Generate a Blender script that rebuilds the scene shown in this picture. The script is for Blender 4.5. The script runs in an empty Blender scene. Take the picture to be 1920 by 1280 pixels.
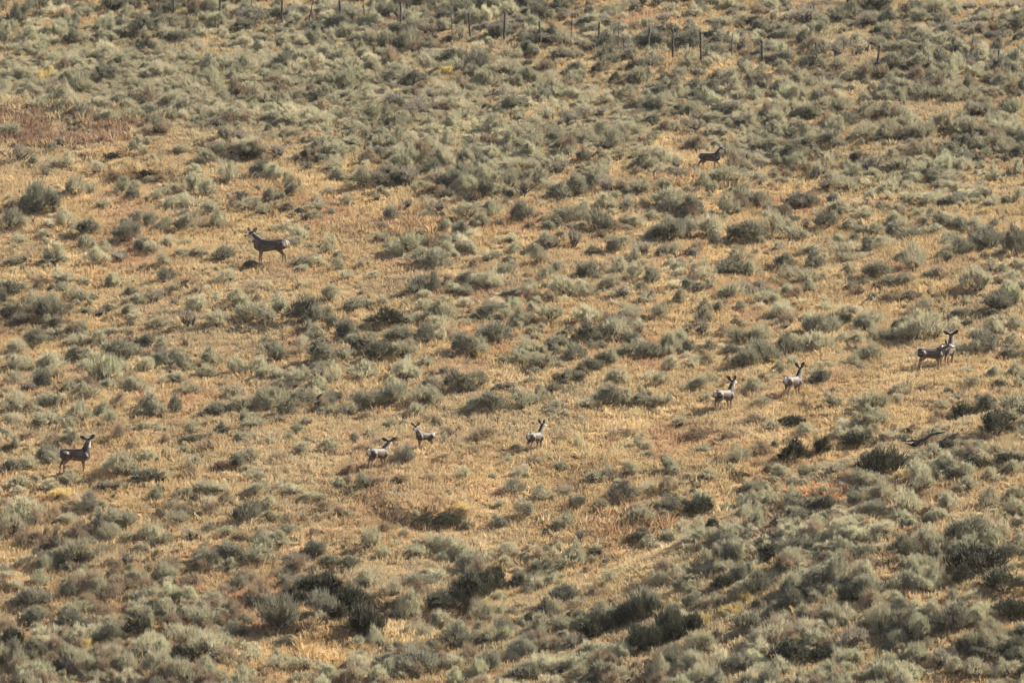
import bpy, bmesh, math, random
import numpy as np
from mathutils import Vector, Matrix, Euler

random.seed(7)
RNG = np.random.default_rng(7)
R = math.radians
scene = bpy.context.scene
COL = scene.collection

# ------------------------------------------------------------------ camera, sky, sun, exposure
TAN_H = 0.06                                  # 300 mm telephoto from across the valley
cam_data = bpy.data.cameras.new('camera')
cam_data.sensor_width = 36.0
cam_data.lens = 18.0 / TAN_H
cam_data.clip_start = 1.0
cam_data.clip_end = 6000.0
cam = bpy.data.objects.new('camera', cam_data)
cam.rotation_euler = (R(90), 0, 0)
COL.objects.link(cam)
scene.camera = cam

SUN_ELEV, SUN_PHI = 35.0, 28.0                # phi: from the right (+x) towards the far side (+y)
to_sun = Vector((math.cos(R(SUN_ELEV)) * math.cos(R(SUN_PHI)),
                 math.cos(R(SUN_ELEV)) * math.sin(R(SUN_PHI)), math.sin(R(SUN_ELEV))))
world = bpy.data.worlds.new('World')
scene.world = world
world.use_nodes = True
wn = world.node_tree
bg = wn.nodes['Background']
sky = wn.nodes.new('ShaderNodeTexSky')
sky.sky_type = 'NISHITA'
sky.sun_disc = False
sky.sun_elevation = R(SUN_ELEV)
sky.sun_rotation = R(90.0 - SUN_PHI)
sky.altitude = 1500
sky.dust_density = 4.0
sky.air_density = 0.8
sky.ozone_density = 0.4
wn.links.new(sky.outputs[0], bg.inputs[0])
bg.inputs[1].default_value = 0.07

sun_data = bpy.data.lights.new('sun', 'SUN')
sun_data.energy = 5.0
sun_data.angle = R(0.53)
sun_data.color = (1.0, 0.89, 0.74)
sun = bpy.data.objects.new('sun', sun_data)
sun.rotation_euler = (-to_sun).to_track_quat('-Z', 'Y').to_euler()
sun.location = (60, 330, 80)
COL.objects.link(sun)

scene.view_settings.view_transform = 'Standard'
scene.view_settings.look = 'None'
scene.view_settings.exposure = 1.68
scene.view_settings.gamma = 1.0
scene.view_settings.use_curve_mapping = False
scene.render.engine = 'CYCLES'
scene.cycles.use_denoising = True
scene.cycles.denoiser = 'OPENIMAGEDENOISE'
scene.cycles.use_adaptive_sampling = True
scene.cycles.adaptive_threshold = 0.045
scene.cycles.adaptive_min_samples = 16
scene.cycles.use_light_tree = False
scene.cycles.max_bounces = 3
scene.cycles.diffuse_bounces = 2
scene.cycles.transmission_bounces = 2
scene.cycles.filter_width = 1.5               # the long lens through warm air is a little soft

# ------------------------------------------------------------------ helpers
def tag(o, label=None, cat=None, group=None, kind=None):
    if label: o['label'] = label
    if cat: o['category'] = cat
    if group: o['group'] = group
    if kind: o['kind'] = kind
    return o

def mesh_from(name, verts, faces, mats=(), attr=None, mat_index=None, smooth=False):
    me = bpy.data.meshes.new(name)
    me.from_pydata([tuple(v) for v in verts], [], [tuple(f) for f in faces])
    for m in mats: me.materials.append(m)
    if mat_index is not None:
        me.polygons.foreach_set('material_index', np.asarray(mat_index, dtype=np.int32))
    if attr is not None:
        a = me.attributes.new('tint', 'FLOAT', 'FACE')
        a.data.foreach_set('value', np.asarray(attr, dtype=np.float32))
    if smooth:
        me.polygons.foreach_set('use_smooth', np.ones(len(me.polygons), dtype=bool))
    me.update()
    return me

def link(name, data, parent=None, loc=None, rot=None, scl=None):
    o = bpy.data.objects.new(name, data)
    COL.objects.link(o)
    if parent: o.parent = parent
    if loc is not None: o.location = loc
    if rot is not None: o.rotation_euler = rot
    if scl is not None: o.scale = scl
    return o

def hash2(ix, iy, s):
    h = (ix.astype(np.int64) * 374761393 + iy.astype(np.int64) * 668265263 + s * 1442695041) & 0xffffffff
    h = ((h ^ (h >> 13)) * 1274126177) & 0xffffffff
    h = (h ^ (h >> 16)) & 0xffffffff
    return h / 4294967295.0

def vnoise(x, y, s):
    x = np.asarray(x, float); y = np.asarray(y, float)
    ix = np.floor(x); iy = np.floor(y)
    fx = x - ix; fy = y - iy
    fx = fx * fx * fx * (fx * (fx * 6 - 15) + 10); fy = fy * fy * fy * (fy * (fy * 6 - 15) + 10)
    a = hash2(ix, iy, s); b = hash2(ix + 1, iy, s); c = hash2(ix, iy + 1, s); d = hash2(ix + 1, iy + 1, s)
    return (a + (b - a) * fx) * (1 - fy) + (c + (d - c) * fx) * fy * 1.0 - 0.5

def sstep(a, b, x):
    t = np.clip((x - a) / (b - a), 0, 1)
    return t * t * (3 - 2 * t)

# ------------------------------------------------------------------ terrain
SLOPE, YMID = 0.2493, 320.0

def v_of(py): return (640.0 - py) / 640.0 * 0.04
def u_of(px): return (px - 960.0) / 960.0 * TAN_H
def plane_hit(px, py):
    y = YMID * SLOPE / (SLOPE - v_of(py))
    return u_of(px) * y, y

# line of the draw behind the near fold at the lower right, and little cut banks
_draw = [plane_hit(*p) for p in ((640, 1200), (800, 1150), (960, 1095), (1250, 1010), (1500, 915), (1740, 845), (2000, 785), (2300, 740))]
DX = np.array([p[0] for p in _draw]); DY = np.array([p[1] for p in _draw])
BANKS = []
for (a, b, h) in (((244, 331), (312, 327), .34), ((190, 297), (236, 293), .22), ((438, 298), (482, 294), .24), ((772, 986), (866, 976), .42),
                  ((1690, 846), (1800, 828), .30), ((800, 1146), (900, 1118), .45), ((600, 1192), (700, 1180), .35)):
    BANKS.append((plane_hit(*a), plane_hit(*b), h))

def height(x, y):
    x = np.asarray(x, float); y = np.asarray(y, float)
    z = SLOPE * (y - YMID)
    # beyond the view the hillside goes on up and eases off; below it runs into a valley and up to the camera's own bank
    far = np.maximum(y - 430, 0)
    z = z - 0.22 * far * far / (far + 250)
    zl = -22.0 + 0.002 * (y - 200)
    k = sstep(228, 268, y)
    z = z * k + zl * (1 - k)
    near = sstep(110, 0, y) if False else np.clip((110 - y) / 110, 0, 1.6)
    near = near * near * (3 - 2 * np.minimum(near, 1))
    z = z + np.where(y < 110, near * 19.6, 0)
    w = sstep(240, 275, y) * (1 - sstep(420, 520, y))
    z = z + w * (1.0 * vnoise(x / 15, y / 19, 1) + 0.30 * vnoise(x / 5.2, y / 6.0, 2) + 0.13 * vnoise(x / 1.7, y / 1.9, 3))
    z = z + (1 - w) * sstep(420, 900, y) * 14 * vnoise(x / 160, y / 190, 4)
    # near fold: ground on this side of the draw swells up to the right
    yd = np.interp(x, DX, DY)
    d = yd - y
    amp = sstep(-4.5, 16, x) * 2.0 + sstep(16, 40, x) * 1.0
    z = z + w * amp * sstep(-0.5, 7.0, d) * (1 - 0.6 * sstep(14, 50, d))
    z = z - w * 0.35 * sstep(-6, 3, x) * np.exp(-((d + 1.0) / 2.2) ** 2)
    for (p0, p1, h) in BANKS:
        ex, ey = p1[0] - p0[0], p1[1] - p0[1]
        L2 = ex * ex + ey * ey
        t = ((x - p0[0]) * ex + (y - p0[1]) * ey) / L2
        tc = np.clip(t, 0, 1)
        dy = y - (p0[1] + tc * ey)
        side = np.exp(-((t - tc) * math.sqrt(L2) / 0.5) ** 2)
        z = z + h * side * (sstep(-0.05, 0.35, dy) * (1 - sstep(0.5, 4.5, dy)) - 0.35 * sstep(-2.2, -0.3, dy) * (1 - sstep(-0.1, 0.2, dy)))
    return z

def hit(px, py):
    """first meeting of the sight line through photo pixel (1920 x 1280) with the ground"""
    px = np.atleast_1d(np.asarray(px, float)); py = np.atleast_1d(np.asarray(py, float))
    u = u_of(px); v = v_of(py)
    yy = np.full(px.shape, 255.0); done = np.zeros(px.shape, bool); out = np.full(px.shape, 420.0)
    for s in np.arange(255.0, 440.0, 0.4):
        below = (height(u * s, np.full(px.shape, s)) >= v * s) & ~done
        out[below] = s; done |= below
    lo = out - 0.4; hi = out.copy()
    for _ in range(9):
        m = (lo + hi) / 2
        b = height(u * m, m) >= v * m
        hi = np.where(b, m, hi); lo = np.where(b, lo, m)
    x = u * hi
    return x, hi, height(x, hi)

def project(x, y, z):
    return 960 + (x / y) / TAN_H * 960, 640 - (z / y) / 0.04 * 640

def pxm(y): return 960.0 / (TAN_H * y)

# ------------------------------------------------------------------ materials
def new_mat(name):
    m = bpy.data.materials.new(name)
    m.use_nodes = True
    nt = m.node_tree
    nt.nodes.clear()
    out = nt.nodes.new('ShaderNodeOutputMaterial')
    return m, nt, out

def nd(nt, t, **kw):
    n = nt.nodes.new(t)
    for k, v in kw.items(): setattr(n, k, v)
    return n

def leaf_mat(name, a, b, trans=0.25, rough=0.75, spread=0.35, place=True):
    """plant tissue: colour between a and b by leaf clump, plant and place; lets some light through"""
    m, nt, out = new_mat(name)
    L = nt.links.new
    att = nd(nt, 'ShaderNodeAttribute', attribute_name='tint')
    oi = nd(nt, 'ShaderNodeObjectInfo')
    mix = nd(nt, 'ShaderNodeMix', data_type='RGBA')
    mix.inputs[6].default_value = (*a, 1); mix.inputs[7].default_value = (*b, 1)
    fac = nd(nt, 'ShaderNodeMath', operation='MULTIPLY_ADD')
    fac.inputs[1].default_value = 0.6
    L(att.outputs['Fac'], fac.inputs[0])
    r2 = nd(nt, 'ShaderNodeMath', operation='MULTIPLY')
    r2.inputs[1].default_value = 0.4
    L(oi.outputs['Random'], r2.inputs[0]); L(r2.outputs[0], fac.inputs[2])
    L(fac.outputs[0], mix.inputs[0])
    hsv = nd(nt, 'ShaderNodeHueSaturation')
    L(mix.outputs[2], hsv.inputs['Color'])
    noise = nd(nt, 'ShaderNodeTexNoise'); noise.inputs['Scale'].default_value = 0.22; noise.inputs['Detail'].default_value = 3
    L(oi.outputs['Location'], noise.inputs['Vector'])
    mr = nd(nt, 'ShaderNodeMapRange')
    mr.inputs[1].default_value = 0.3; mr.inputs[2].default_value = 0.7
    mr.inputs[3].default_value = 1 - spread; mr.inputs[4].default_value = 1 + spread
    L(noise.outputs['Fac'], mr.inputs[0]); L(mr.outputs[0], hsv.inputs['Value'])
    bs = nd(nt, 'ShaderNodeBsdfPrincipled')
    bs.inputs['Roughness'].default_value = rough
    bs.inputs['Specular IOR Level'].default_value = 0.25
    L(hsv.outputs[0], bs.inputs['Base Color'])
    tr = nd(nt, 'ShaderNodeBsdfTranslucent')
    L(hsv.outputs[0], tr.inputs['Color'])
    ms = nd(nt, 'ShaderNodeMixShader'); ms.inputs[0].default_value = trans
    L(bs.outputs[0], ms.inputs[1]); L(tr.outputs[0], ms.inputs[2]); L(ms.outputs[0], out.inputs[0])
    return m

def bark_mat(name, a, b, scale=9.0):
    m, nt, out = new_mat(name)
    L = nt.links.new
    tc = nd(nt, 'ShaderNodeTexCoord')
    mp = nd(nt, 'ShaderNodeMapping'); mp.inputs['Scale'].default_value = (1, 1, 0.25)
    n = nd(nt, 'ShaderNodeTexNoise'); n.inputs['Scale'].default_value = scale; n.inputs['Detail'].default_value = 5
    L(tc.outputs['Object'], mp.inputs[0]); L(mp.outputs[0], n.inputs['Vector'])
    mix = nd(nt, 'ShaderNodeMix', data_type='RGBA')
    mix.inputs[6].default_value = (*a, 1); mix.inputs[7].default_value = (*b, 1)
    L(n.outputs['Fac'], mix.inputs[0])
    bs = nd(nt, 'ShaderNodeBsdfPrincipled'); bs.inputs['Roughness'].default_value = 0.85
    L(mix.outputs[2], bs.inputs['Base Color'])
    bp = nd(nt, 'ShaderNodeBump'); bp.inputs['Strength'].default_value = 0.6; bp.inputs['Distance'].default_value = 0.02
    L(n.outputs['Fac'], bp.inputs['Height']); L(bp.outputs[0], bs.inputs['Normal'])
    L(bs.outputs[0], out.inputs[0])
    return m

M = {}
M['g'] = leaf_mat('grey_green_sage', (.252, .241, .160), (.440, .416, .284), trans=.33)
M['d'] = leaf_mat('shade_darkened_sage', (.135, .134, .096), (.280, .272, .196), trans=.24)  # partly a darker plant, mostly bush shade put into the leaf colour
M['D'] = leaf_mat('shade_darkened_green_brush', (.042, .045, .030), (.112, .113, .073), trans=.12)  # shade of the darkest bushes painted into a deeper green; some truly darker
M['p'] = leaf_mat('pale_green_sage', (.255, .258, .165), (.435, .432, .285), trans=.33)
M['w'] = leaf_mat('weathered_sage', (.195, .178, .138), (.340, .310, .240), trans=.25)
M['b'] = leaf_mat('dry_brown_shrub', (.190, .150, .100), (.350, .275, .185), trans=.3)
M['y'] = leaf_mat('yellow_rabbitbrush', (.40, .32, .13), (.66, .52, .24), trans=.35)
M['v'] = leaf_mat('pale_straw_sage', (.35, .320, .215), (.53, .480, .335), trans=.33)
M['bark'] = bark_mat('sage_bark', (.075, .062, .050), (.19, .165, .135))
M['dead'] = bark_mat('dead_wood', (.045, .038, .034), (.14, .12, .10))
M['char'] = bark_mat('charred_wood', (.010, .009, .010), (.035, .03, .03))
M['post'] = bark_mat('fence_wood', (.035, .030, .027), (.10, .088, .075))
M['steel'] = bark_mat('fence_steel', (.03, .032, .03), (.08, .07, .06))
M['wire'] = bark_mat('rusty_wire', (.10, .08, .07), (.22, .19, .17))
G = {}
G['gold'] = leaf_mat('gold_grass', (.36, .255, .125), (.55, .405, .215), trans=.38, spread=.22)
G['straw'] = leaf_mat('straw_grass', (.43, .335, .190), (.62, .50, .30), trans=.38, spread=.22)
G['red'] = leaf_mat('red_cheatgrass', (.35, .215, .120), (.51, .335, .195), trans=.35, spread=.22)
G['brown'] = leaf_mat('brown_grass', (.27, .185, .105), (.45, .315, .185), trans=.3, spread=.3)
G['grey'] = leaf_mat('grey_green_grass', (.32, .275, .155), (.50, .435, .265), trans=.33, spread=.22)
G['rust'] = leaf_mat('rusty_brown_grass', (.185, .120, .078), (.31, .205, .135), trans=.3, spread=.25)
G['ember'] = leaf_mat('orange_red_grass', (.46, .165, .065), (.62, .270, .115), trans=.35, spread=.2)

def sward_mat():
    """short dry grass: straw, gold, brown and reddish drifts by where it grows"""
    m, nt, out = new_mat('dry_sward')
    L = nt.links.new
    geo = nd(nt, 'ShaderNodeNewGeometry')
    att = nd(nt, 'ShaderNodeAttribute', attribute_name='tint')
    def noise(scale, det, stretch):
        mp = nd(nt, 'ShaderNodeMapping'); mp.inputs['Scale'].default_value = (1, stretch, .2); mp.inputs['Location'].default_value = (scale * 37, 11, 0)
        L(geo.outputs['Position'], mp.inputs[0])
        n = nd(nt, 'ShaderNodeTexNoise'); n.inputs['Scale'].default_value = scale; n.inputs['Detail'].default_value = det
        L(mp.outputs[0], n.inputs['Vector']); return n.outputs['Fac']
    r1 = nd(nt, 'ShaderNodeValToRGB'); e = r1.color_ramp.elements
    e[0].position = .30; e[0].color = (.31, .225, .135, 1); e[1].position = .70; e[1].color = (.64, .500, .290, 1)
    k = e.new(.44); k.color = (.44, .328, .168, 1); k = e.new(.58); k.color = (.53, .408, .210, 1)
    L(noise(.45, 5, .5), r1.inputs[0])
    red = nd(nt, 'ShaderNodeMix', data_type='RGBA'); red.inputs[7].default_value = (.42, .250, .145, 1)
    mr = nd(nt, 'ShaderNodeMapRange'); mr.inputs[1].default_value = .53; mr.inputs[2].default_value = .68; mr.inputs[4].default_value = .8
    L(noise(.28, 4, .45), mr.inputs[0]); L(mr.outputs[0], red.inputs[0]); L(r1.outputs[0], red.inputs[6])
    grey = nd(nt, 'ShaderNodeMix', data_type='RGBA'); grey.inputs[7].default_value = (.40, .340, .215, 1)
    sep = nd(nt, 'ShaderNodeSeparateXYZ'); L(geo.outputs['Position'], sep.inputs[0])
    gy_ = nd(nt, 'ShaderNodeMapRange'); gy_.inputs[1].default_value = 346; gy_.inputs[2].default_value = 360; gy_.inputs[4].default_value = .28
    L(sep.outputs[1], gy_.inputs[0])
    gm = nd(nt, 'ShaderNodeMapRange'); gm.inputs[1].default_value = .44; gm.inputs[2].default_value = .64; gm.inputs[4].default_value = .75
    L(noise(.16, 5, .4), gm.inputs[0])
    ga = nd(nt, 'ShaderNodeMath', operation='ADD', use_clamp=True); L(gy_.outputs[0], ga.inputs[0]); L(gm.outputs[0], ga.inputs[1])
    L(ga.outputs[0], grey.inputs[0]); L(red.outputs[2], grey.inputs[6])
    hsv = nd(nt, 'ShaderNodeHueSaturation'); hsv.inputs['Saturation'].default_value = .93; L(grey.outputs[2], hsv.inputs['Color'])
    mv = nd(nt, 'ShaderNodeMapRange'); mv.inputs[3].default_value = .76; mv.inputs[4].default_value = 1.06
    L(att.outputs['Fac'], mv.inputs[0]); L(mv.outputs[0], hsv.inputs['Value'])
    bs = nd(nt, 'ShaderNodeBsdfPrincipled'); bs.inputs['Roughness'].default_value = .8; bs.inputs['Specular IOR Level'].default_value = .2
    L(hsv.outputs[0], bs.inputs['Base Color'])
    tr = nd(nt, 'ShaderNodeBsdfTranslucent'); L(hsv.outputs[0], tr.inputs['Color'])
    ms = nd(nt, 'ShaderNodeMixShader'); ms.inputs[0].default_value = .38
    L(bs.outputs[0], ms.inputs[1]); L(tr.outputs[0], ms.inputs[2]); L(ms.outputs[0], out.inputs[0])
    return m

def ground_mat():
    m, nt, out = new_mat('dry_hillside')
    L = nt.links.new
    geo = nd(nt, 'ShaderNodeNewGeometry')
    def noise(scale, det=5, rough=.6):
        n = nd(nt, 'ShaderNodeTexNoise'); n.inputs['Scale'].default_value = scale
        n.inputs['Detail'].default_value = det; n.inputs['Roughness'].default_value = rough
        L(geo.outputs['Position'], n.inputs['Vector']); return n
    r1 = nd(nt, 'ShaderNodeValToRGB')
    e = r1.color_ramp.elements
    e[0].position = .30; e[0].color = (.30, .20, .105, 1)
    e[1].position = .72; e[1].color = (.48, .335, .180, 1)
    k = e.new(.5); k.color = (.42, .28, .145, 1)
    L(noise(.35, 6).outputs['Fac'], r1.inputs[0])
    r2 = nd(nt, 'ShaderNodeValToRGB')
    e = r2.color_ramp.elements
    e[0].position = .35; e[0].color = (.55, .50, .47, 1); e[1].position = .65; e[1].color = (1.2, 1.15, 1.1, 1)
    L(noise(3.5, 8, .7).outputs['Fac'], r2.inputs[0])
    mul = nd(nt, 'ShaderNodeMix', data_type='RGBA', blend_type='MULTIPLY'); mul.inputs[0].default_value = 1
    L(r1.outputs[0], mul.inputs[6]); L(r2.outputs[0], mul.inputs[7])
    bs = nd(nt, 'ShaderNodeBsdfPrincipled'); bs.inputs['Roughness'].default_value = .95
    bs.inputs['Specular IOR Level'].default_value = .1
    L(mul.outputs[2], bs.inputs['Base Color'])
    bp = nd(nt, 'ShaderNodeBump'); bp.inputs['Strength'].default_value = .7; bp.inputs['Distance'].default_value = .12
    L(noise(5, 8, .75).outputs['Fac'], bp.inputs['Height']); L(bp.outputs[0], bs.inputs['Normal'])
    L(bs.outputs[0], out.inputs[0])
    return m

# ------------------------------------------------------------------ ground sheet
def axis(lo, hi, step, outer_lo, outer_hi):
    core = np.arange(lo, hi + step / 2, step)
    def spread_out(start, end):
        vals = []; s = step * 1.4; p = start; sgn = 1 if end > start else -1
        while abs(end - p) > s * 1.5:
            p += sgn * s; vals.append(p); s *= 1.22
        vals.append(end); return vals
    a = spread_out(core[0], outer_lo)[::-1]; b = spread_out(core[-1], outer_hi)
    return np.array(a + list(core) + b)

gx = axis(-27, 27, .3, -900, 900)
gy = axis(264, 394, .3, -200, 1300)
X, Y = np.meshgrid(gx, gy)
Z = height(X, Y)
nx, ny = len(gx), len(gy)
idx = np.arange(nx * ny).reshape(ny, nx)
quads = np.stack([idx[:-1, :-1], idx[:-1, 1:], idx[1:, 1:], idx[1:, :-1]], -1).reshape(-1, 4)
gme = bpy.data.meshes.new('ground')
gme.vertices.add(nx * ny)
gme.vertices.foreach_set('co', np.stack([X, Y, Z], -1).ravel())
gme.loops.add(quads.size); gme.polygons.add(len(quads))
gme.loops.foreach_set('vertex_index', quads.ravel().astype(np.int32))
gme.polygons.foreach_set('loop_start', np.arange(0, quads.size, 4, dtype=np.int32))
gme.polygons.foreach_set('use_smooth', np.ones(len(quads), dtype=bool))
gme.materials.append(ground_mat())
gme.update(); gme.validate()
tag(link('ground', gme), 'dry grassy hillside rising behind the deer', None, None, 'structure')

# ------------------------------------------------------------------ plant shapes
def tube(points, radii, segs=4):
    """tapered tube through points; returns verts, faces"""
    P = [np.asarray(p, float) for p in points]; vs = []; fs = []
    for i, p in enumerate(P):
        d = P[min(i + 1, len(P) - 1)] - P[max(i - 1, 0)]
        d = d / (np.linalg.norm(d) + 1e-9)
        ref = np.array([0, 0, 1.0]) if abs(d[2]) < .9 else np.array([1.0, 0, 0])
        a = np.cross(d, ref); a /= np.linalg.norm(a); b = np.cross(d, a)
        for k in range(segs):
            t = 2 * math.pi * k / segs
            vs.append(p + radii[i] * (math.cos(t) * a + math.sin(t) * b))
    for i in range(len(P) - 1):
        for k in range(segs):
            k2 = (k + 1) % segs
            fs.append((i * segs + k, i * segs + k2, (i + 1) * segs + k2, (i + 1) * segs + k))
    fs.append(tuple(range(segs))[::-1]); fs.append(tuple((len(P) - 1) * segs + k for k in range(segs)))
    return vs, fs

class Geo:
    def __init__(self): self.v = []; self.f = []; self.t = []
    def add(self, vs, fs, tint=.5):
        o = len(self.v); self.v += [tuple(p) for p in vs]; self.f += [tuple(i + o for i in f) for f in fs]
        self.t += [tint] * len(fs)

def shrub(seed, H=.65, clumps=62, leaves=22, openness=0.0, stems=13, sprigs=30, leaf=(.10, .22), wid=(.010, .020), lobes=.20, fan=.5, low=.18):
    """broom-shaped shrub about 1 wide: woody stems fan out from the root and carry leafy upright twigs"""
    r = np.random.default_rng(seed)
    ph = r.uniform(0, 6.28, 6)
    def rim(th): return 1 + lobes * (1.1 * math.sin(th + ph[4]) + math.sin(2 * th + ph[0]) + .8 * math.sin(3 * th + ph[1]) + .6 * math.sin(5 * th + ph[2]))
    def top(x, y): return 1 + .16 * math.sin(7 * x + ph[3]) + .16 * math.sin(8 * y + ph[4]) + .10 * math.sin(15 * x + 11 * y + ph[5])
    lean = r.normal(0, .22, 2)
    F = Geo(); S = Geo(); centres = []
    for _ in range(clumps):
        th = r.uniform(0, 2 * math.pi); cz = r.uniform(low, 1) ** .85
        sr = math.sqrt(1 - cz * cz)
        k = (0.45 + .55 * r.random() ** .6) * rim(th)
        p = np.array([.42 * sr * k * math.cos(th), .42 * sr * k * math.sin(th), 0.0])
        p[2] = .05 + (H - .17) * cz * (.66 + .34 * min(1.1, k)) * top(p[0], p[1])
        p[:2] += lean * p[2]
        if openness: p[2] = p[2] * (1 - openness) + openness * H * r.uniform(.5, .85)
        centres.append(p)
        rad = p - np.array([0, 0, -.16]); rad /= np.linalg.norm(rad)
        ct = r.random()
        n = int(leaves * r.uniform(.6, 1.4))
        size = r.uniform(.035, .07)
        for _ in range(n):
            q = p + r.normal(0, size, 3) * np.array([1, 1, .9])
            q[2] = max(q[2], .01)
            d = rad * fan + np.array([0, 0, 1 - fan]) + r.normal(0, .20, 3)
            d /= np.linalg.norm(d)
            side = np.cross(d, r.normal(0, 1, 3)); side /= np.linalg.norm(side) + 1e-9
            l = r.uniform(*leaf); w = r.uniform(*wid)
            F.add((q - side * w * .5, q + side * w * .5, q + d * l * .6 + side * w * .5, q + d * l), ((0, 1, 2), (0, 2, 3)), float(np.clip(ct * .5 + r.random() * .5, 0, 1)))
    for _ in range(sprigs):
        c = centres[r.integers(len(centres))]
        if c[2] < H * .3: continue
        q = c + r.normal(0, .03, 3)
        d = np.array([c[0] * .6, c[1] * .6, 1.0]) + r.normal(0, .12, 3); d /= np.linalg.norm(d)
        side = np.cross(d, r.normal(0, 1, 3)); side /= np.linalg.norm(side)
        l = r.uniform(.18, .34); w = r.uniform(.005, .010)
        F.add((q - side * w, q + side * w, q + d * l), ((0, 1, 2),), float(r.uniform(.5, 1)))
    for i in range(stems):
        c = centres[r.integers(len(centres))]
        b = np.array([r.normal(0, .035), r.normal(0, .035), -.06])
        m1 = b * .6 + c * .3 + r.normal(0, .03, 3); m1[2] = max(m1[2], .05)
        m2 = b * .3 + c * .65 + r.normal(0, .045, 3)
        rr = r.uniform(.014, .026) * (1 + openness)
        S.add(*tube((b, m1, m2, c), (rr, rr * .8, rr * .55, rr * .25)))
        for _ in range(2 if openness else 1):
            e = centres[r.integers(len(centres))]
            e = m2 * .45 + e * .55
            S.add(*tube((m1 * .4 + m2 * .6, (m2 + e) / 2 + r.normal(0, .03, 3), e), (rr * .5, rr * .38, rr * .18), 3))
    return F, S

SHAPES = {
    'dome': [shrub(100 + i, H=.60 + .02 * i, clumps=58, sprigs=50) for i in range(8)],
    'dense': [shrub(120 + i, H=.64 + .03 * i, clumps=84, leaves=24, lobes=.16, sprigs=40) for i in range(6)],
    'wispy': [shrub(140 + i, H=.70, clumps=44, leaves=17, sprigs=110, fan=.35, leaf=(.13, .28), wid=(.008, .016)) for i in range(6)],
    'gnarled': [shrub(160 + i, H=.72, clumps=30, leaves=20, openness=.45, stems=15, sprigs=14, lobes=.24, leaf=(.07, .16)) for i in range(6)],
    'mound': [shrub(180 + i, H=.50, clumps=54, leaves=17, stems=8, sprigs=70, fan=.35, leaf=(.08, .18), wid=(.008, .016), lobes=.24) for i in range(4)],
    'broom': [shrub(200 + i, H=.60, clumps=34, leaves=14, stems=4, sprigs=60, fan=.2, leaf=(.18, .38), wid=(.007, .013), lobes=.28, low=.02) for i in range(4)],
}
STEM = {k: [mesh_from('branches', s.v, s.f, (M['dead' if k == 'gnarled' else 'bark'],), s.t) for (_, s) in v] for k, v in SHAPES.items()}
LEAF = {}
def leaf_mesh(shape, i, tone):
    key = (shape, i, tone)
    if key not in LEAF:
        f = SHAPES[shape][i][0]
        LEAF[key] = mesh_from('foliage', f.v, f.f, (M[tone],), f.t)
    return LEAF[key]
SHAPE_H = {k: [.60 + .02 * i if k == 'dome' else (.64 + .03 * i if k == 'dense' else {'wispy': .70, 'gnarled': .72, 'mound': .5, 'broom': .6}[k]) for i in range(len(v))] for k, v in SHAPES.items()}
TONE_SHAPES = {'g': ('dome', 'dome', 'wispy'), 'd': ('dense', 'dome', 'dense'), 'D': ('dense',), 'p': ('wispy', 'dome'), 'w': ('gnarled',), 'b': ('mound',), 'y': ('mound', 'wispy'), 'v': ('broom', 'wispy', 'broom')}

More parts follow.
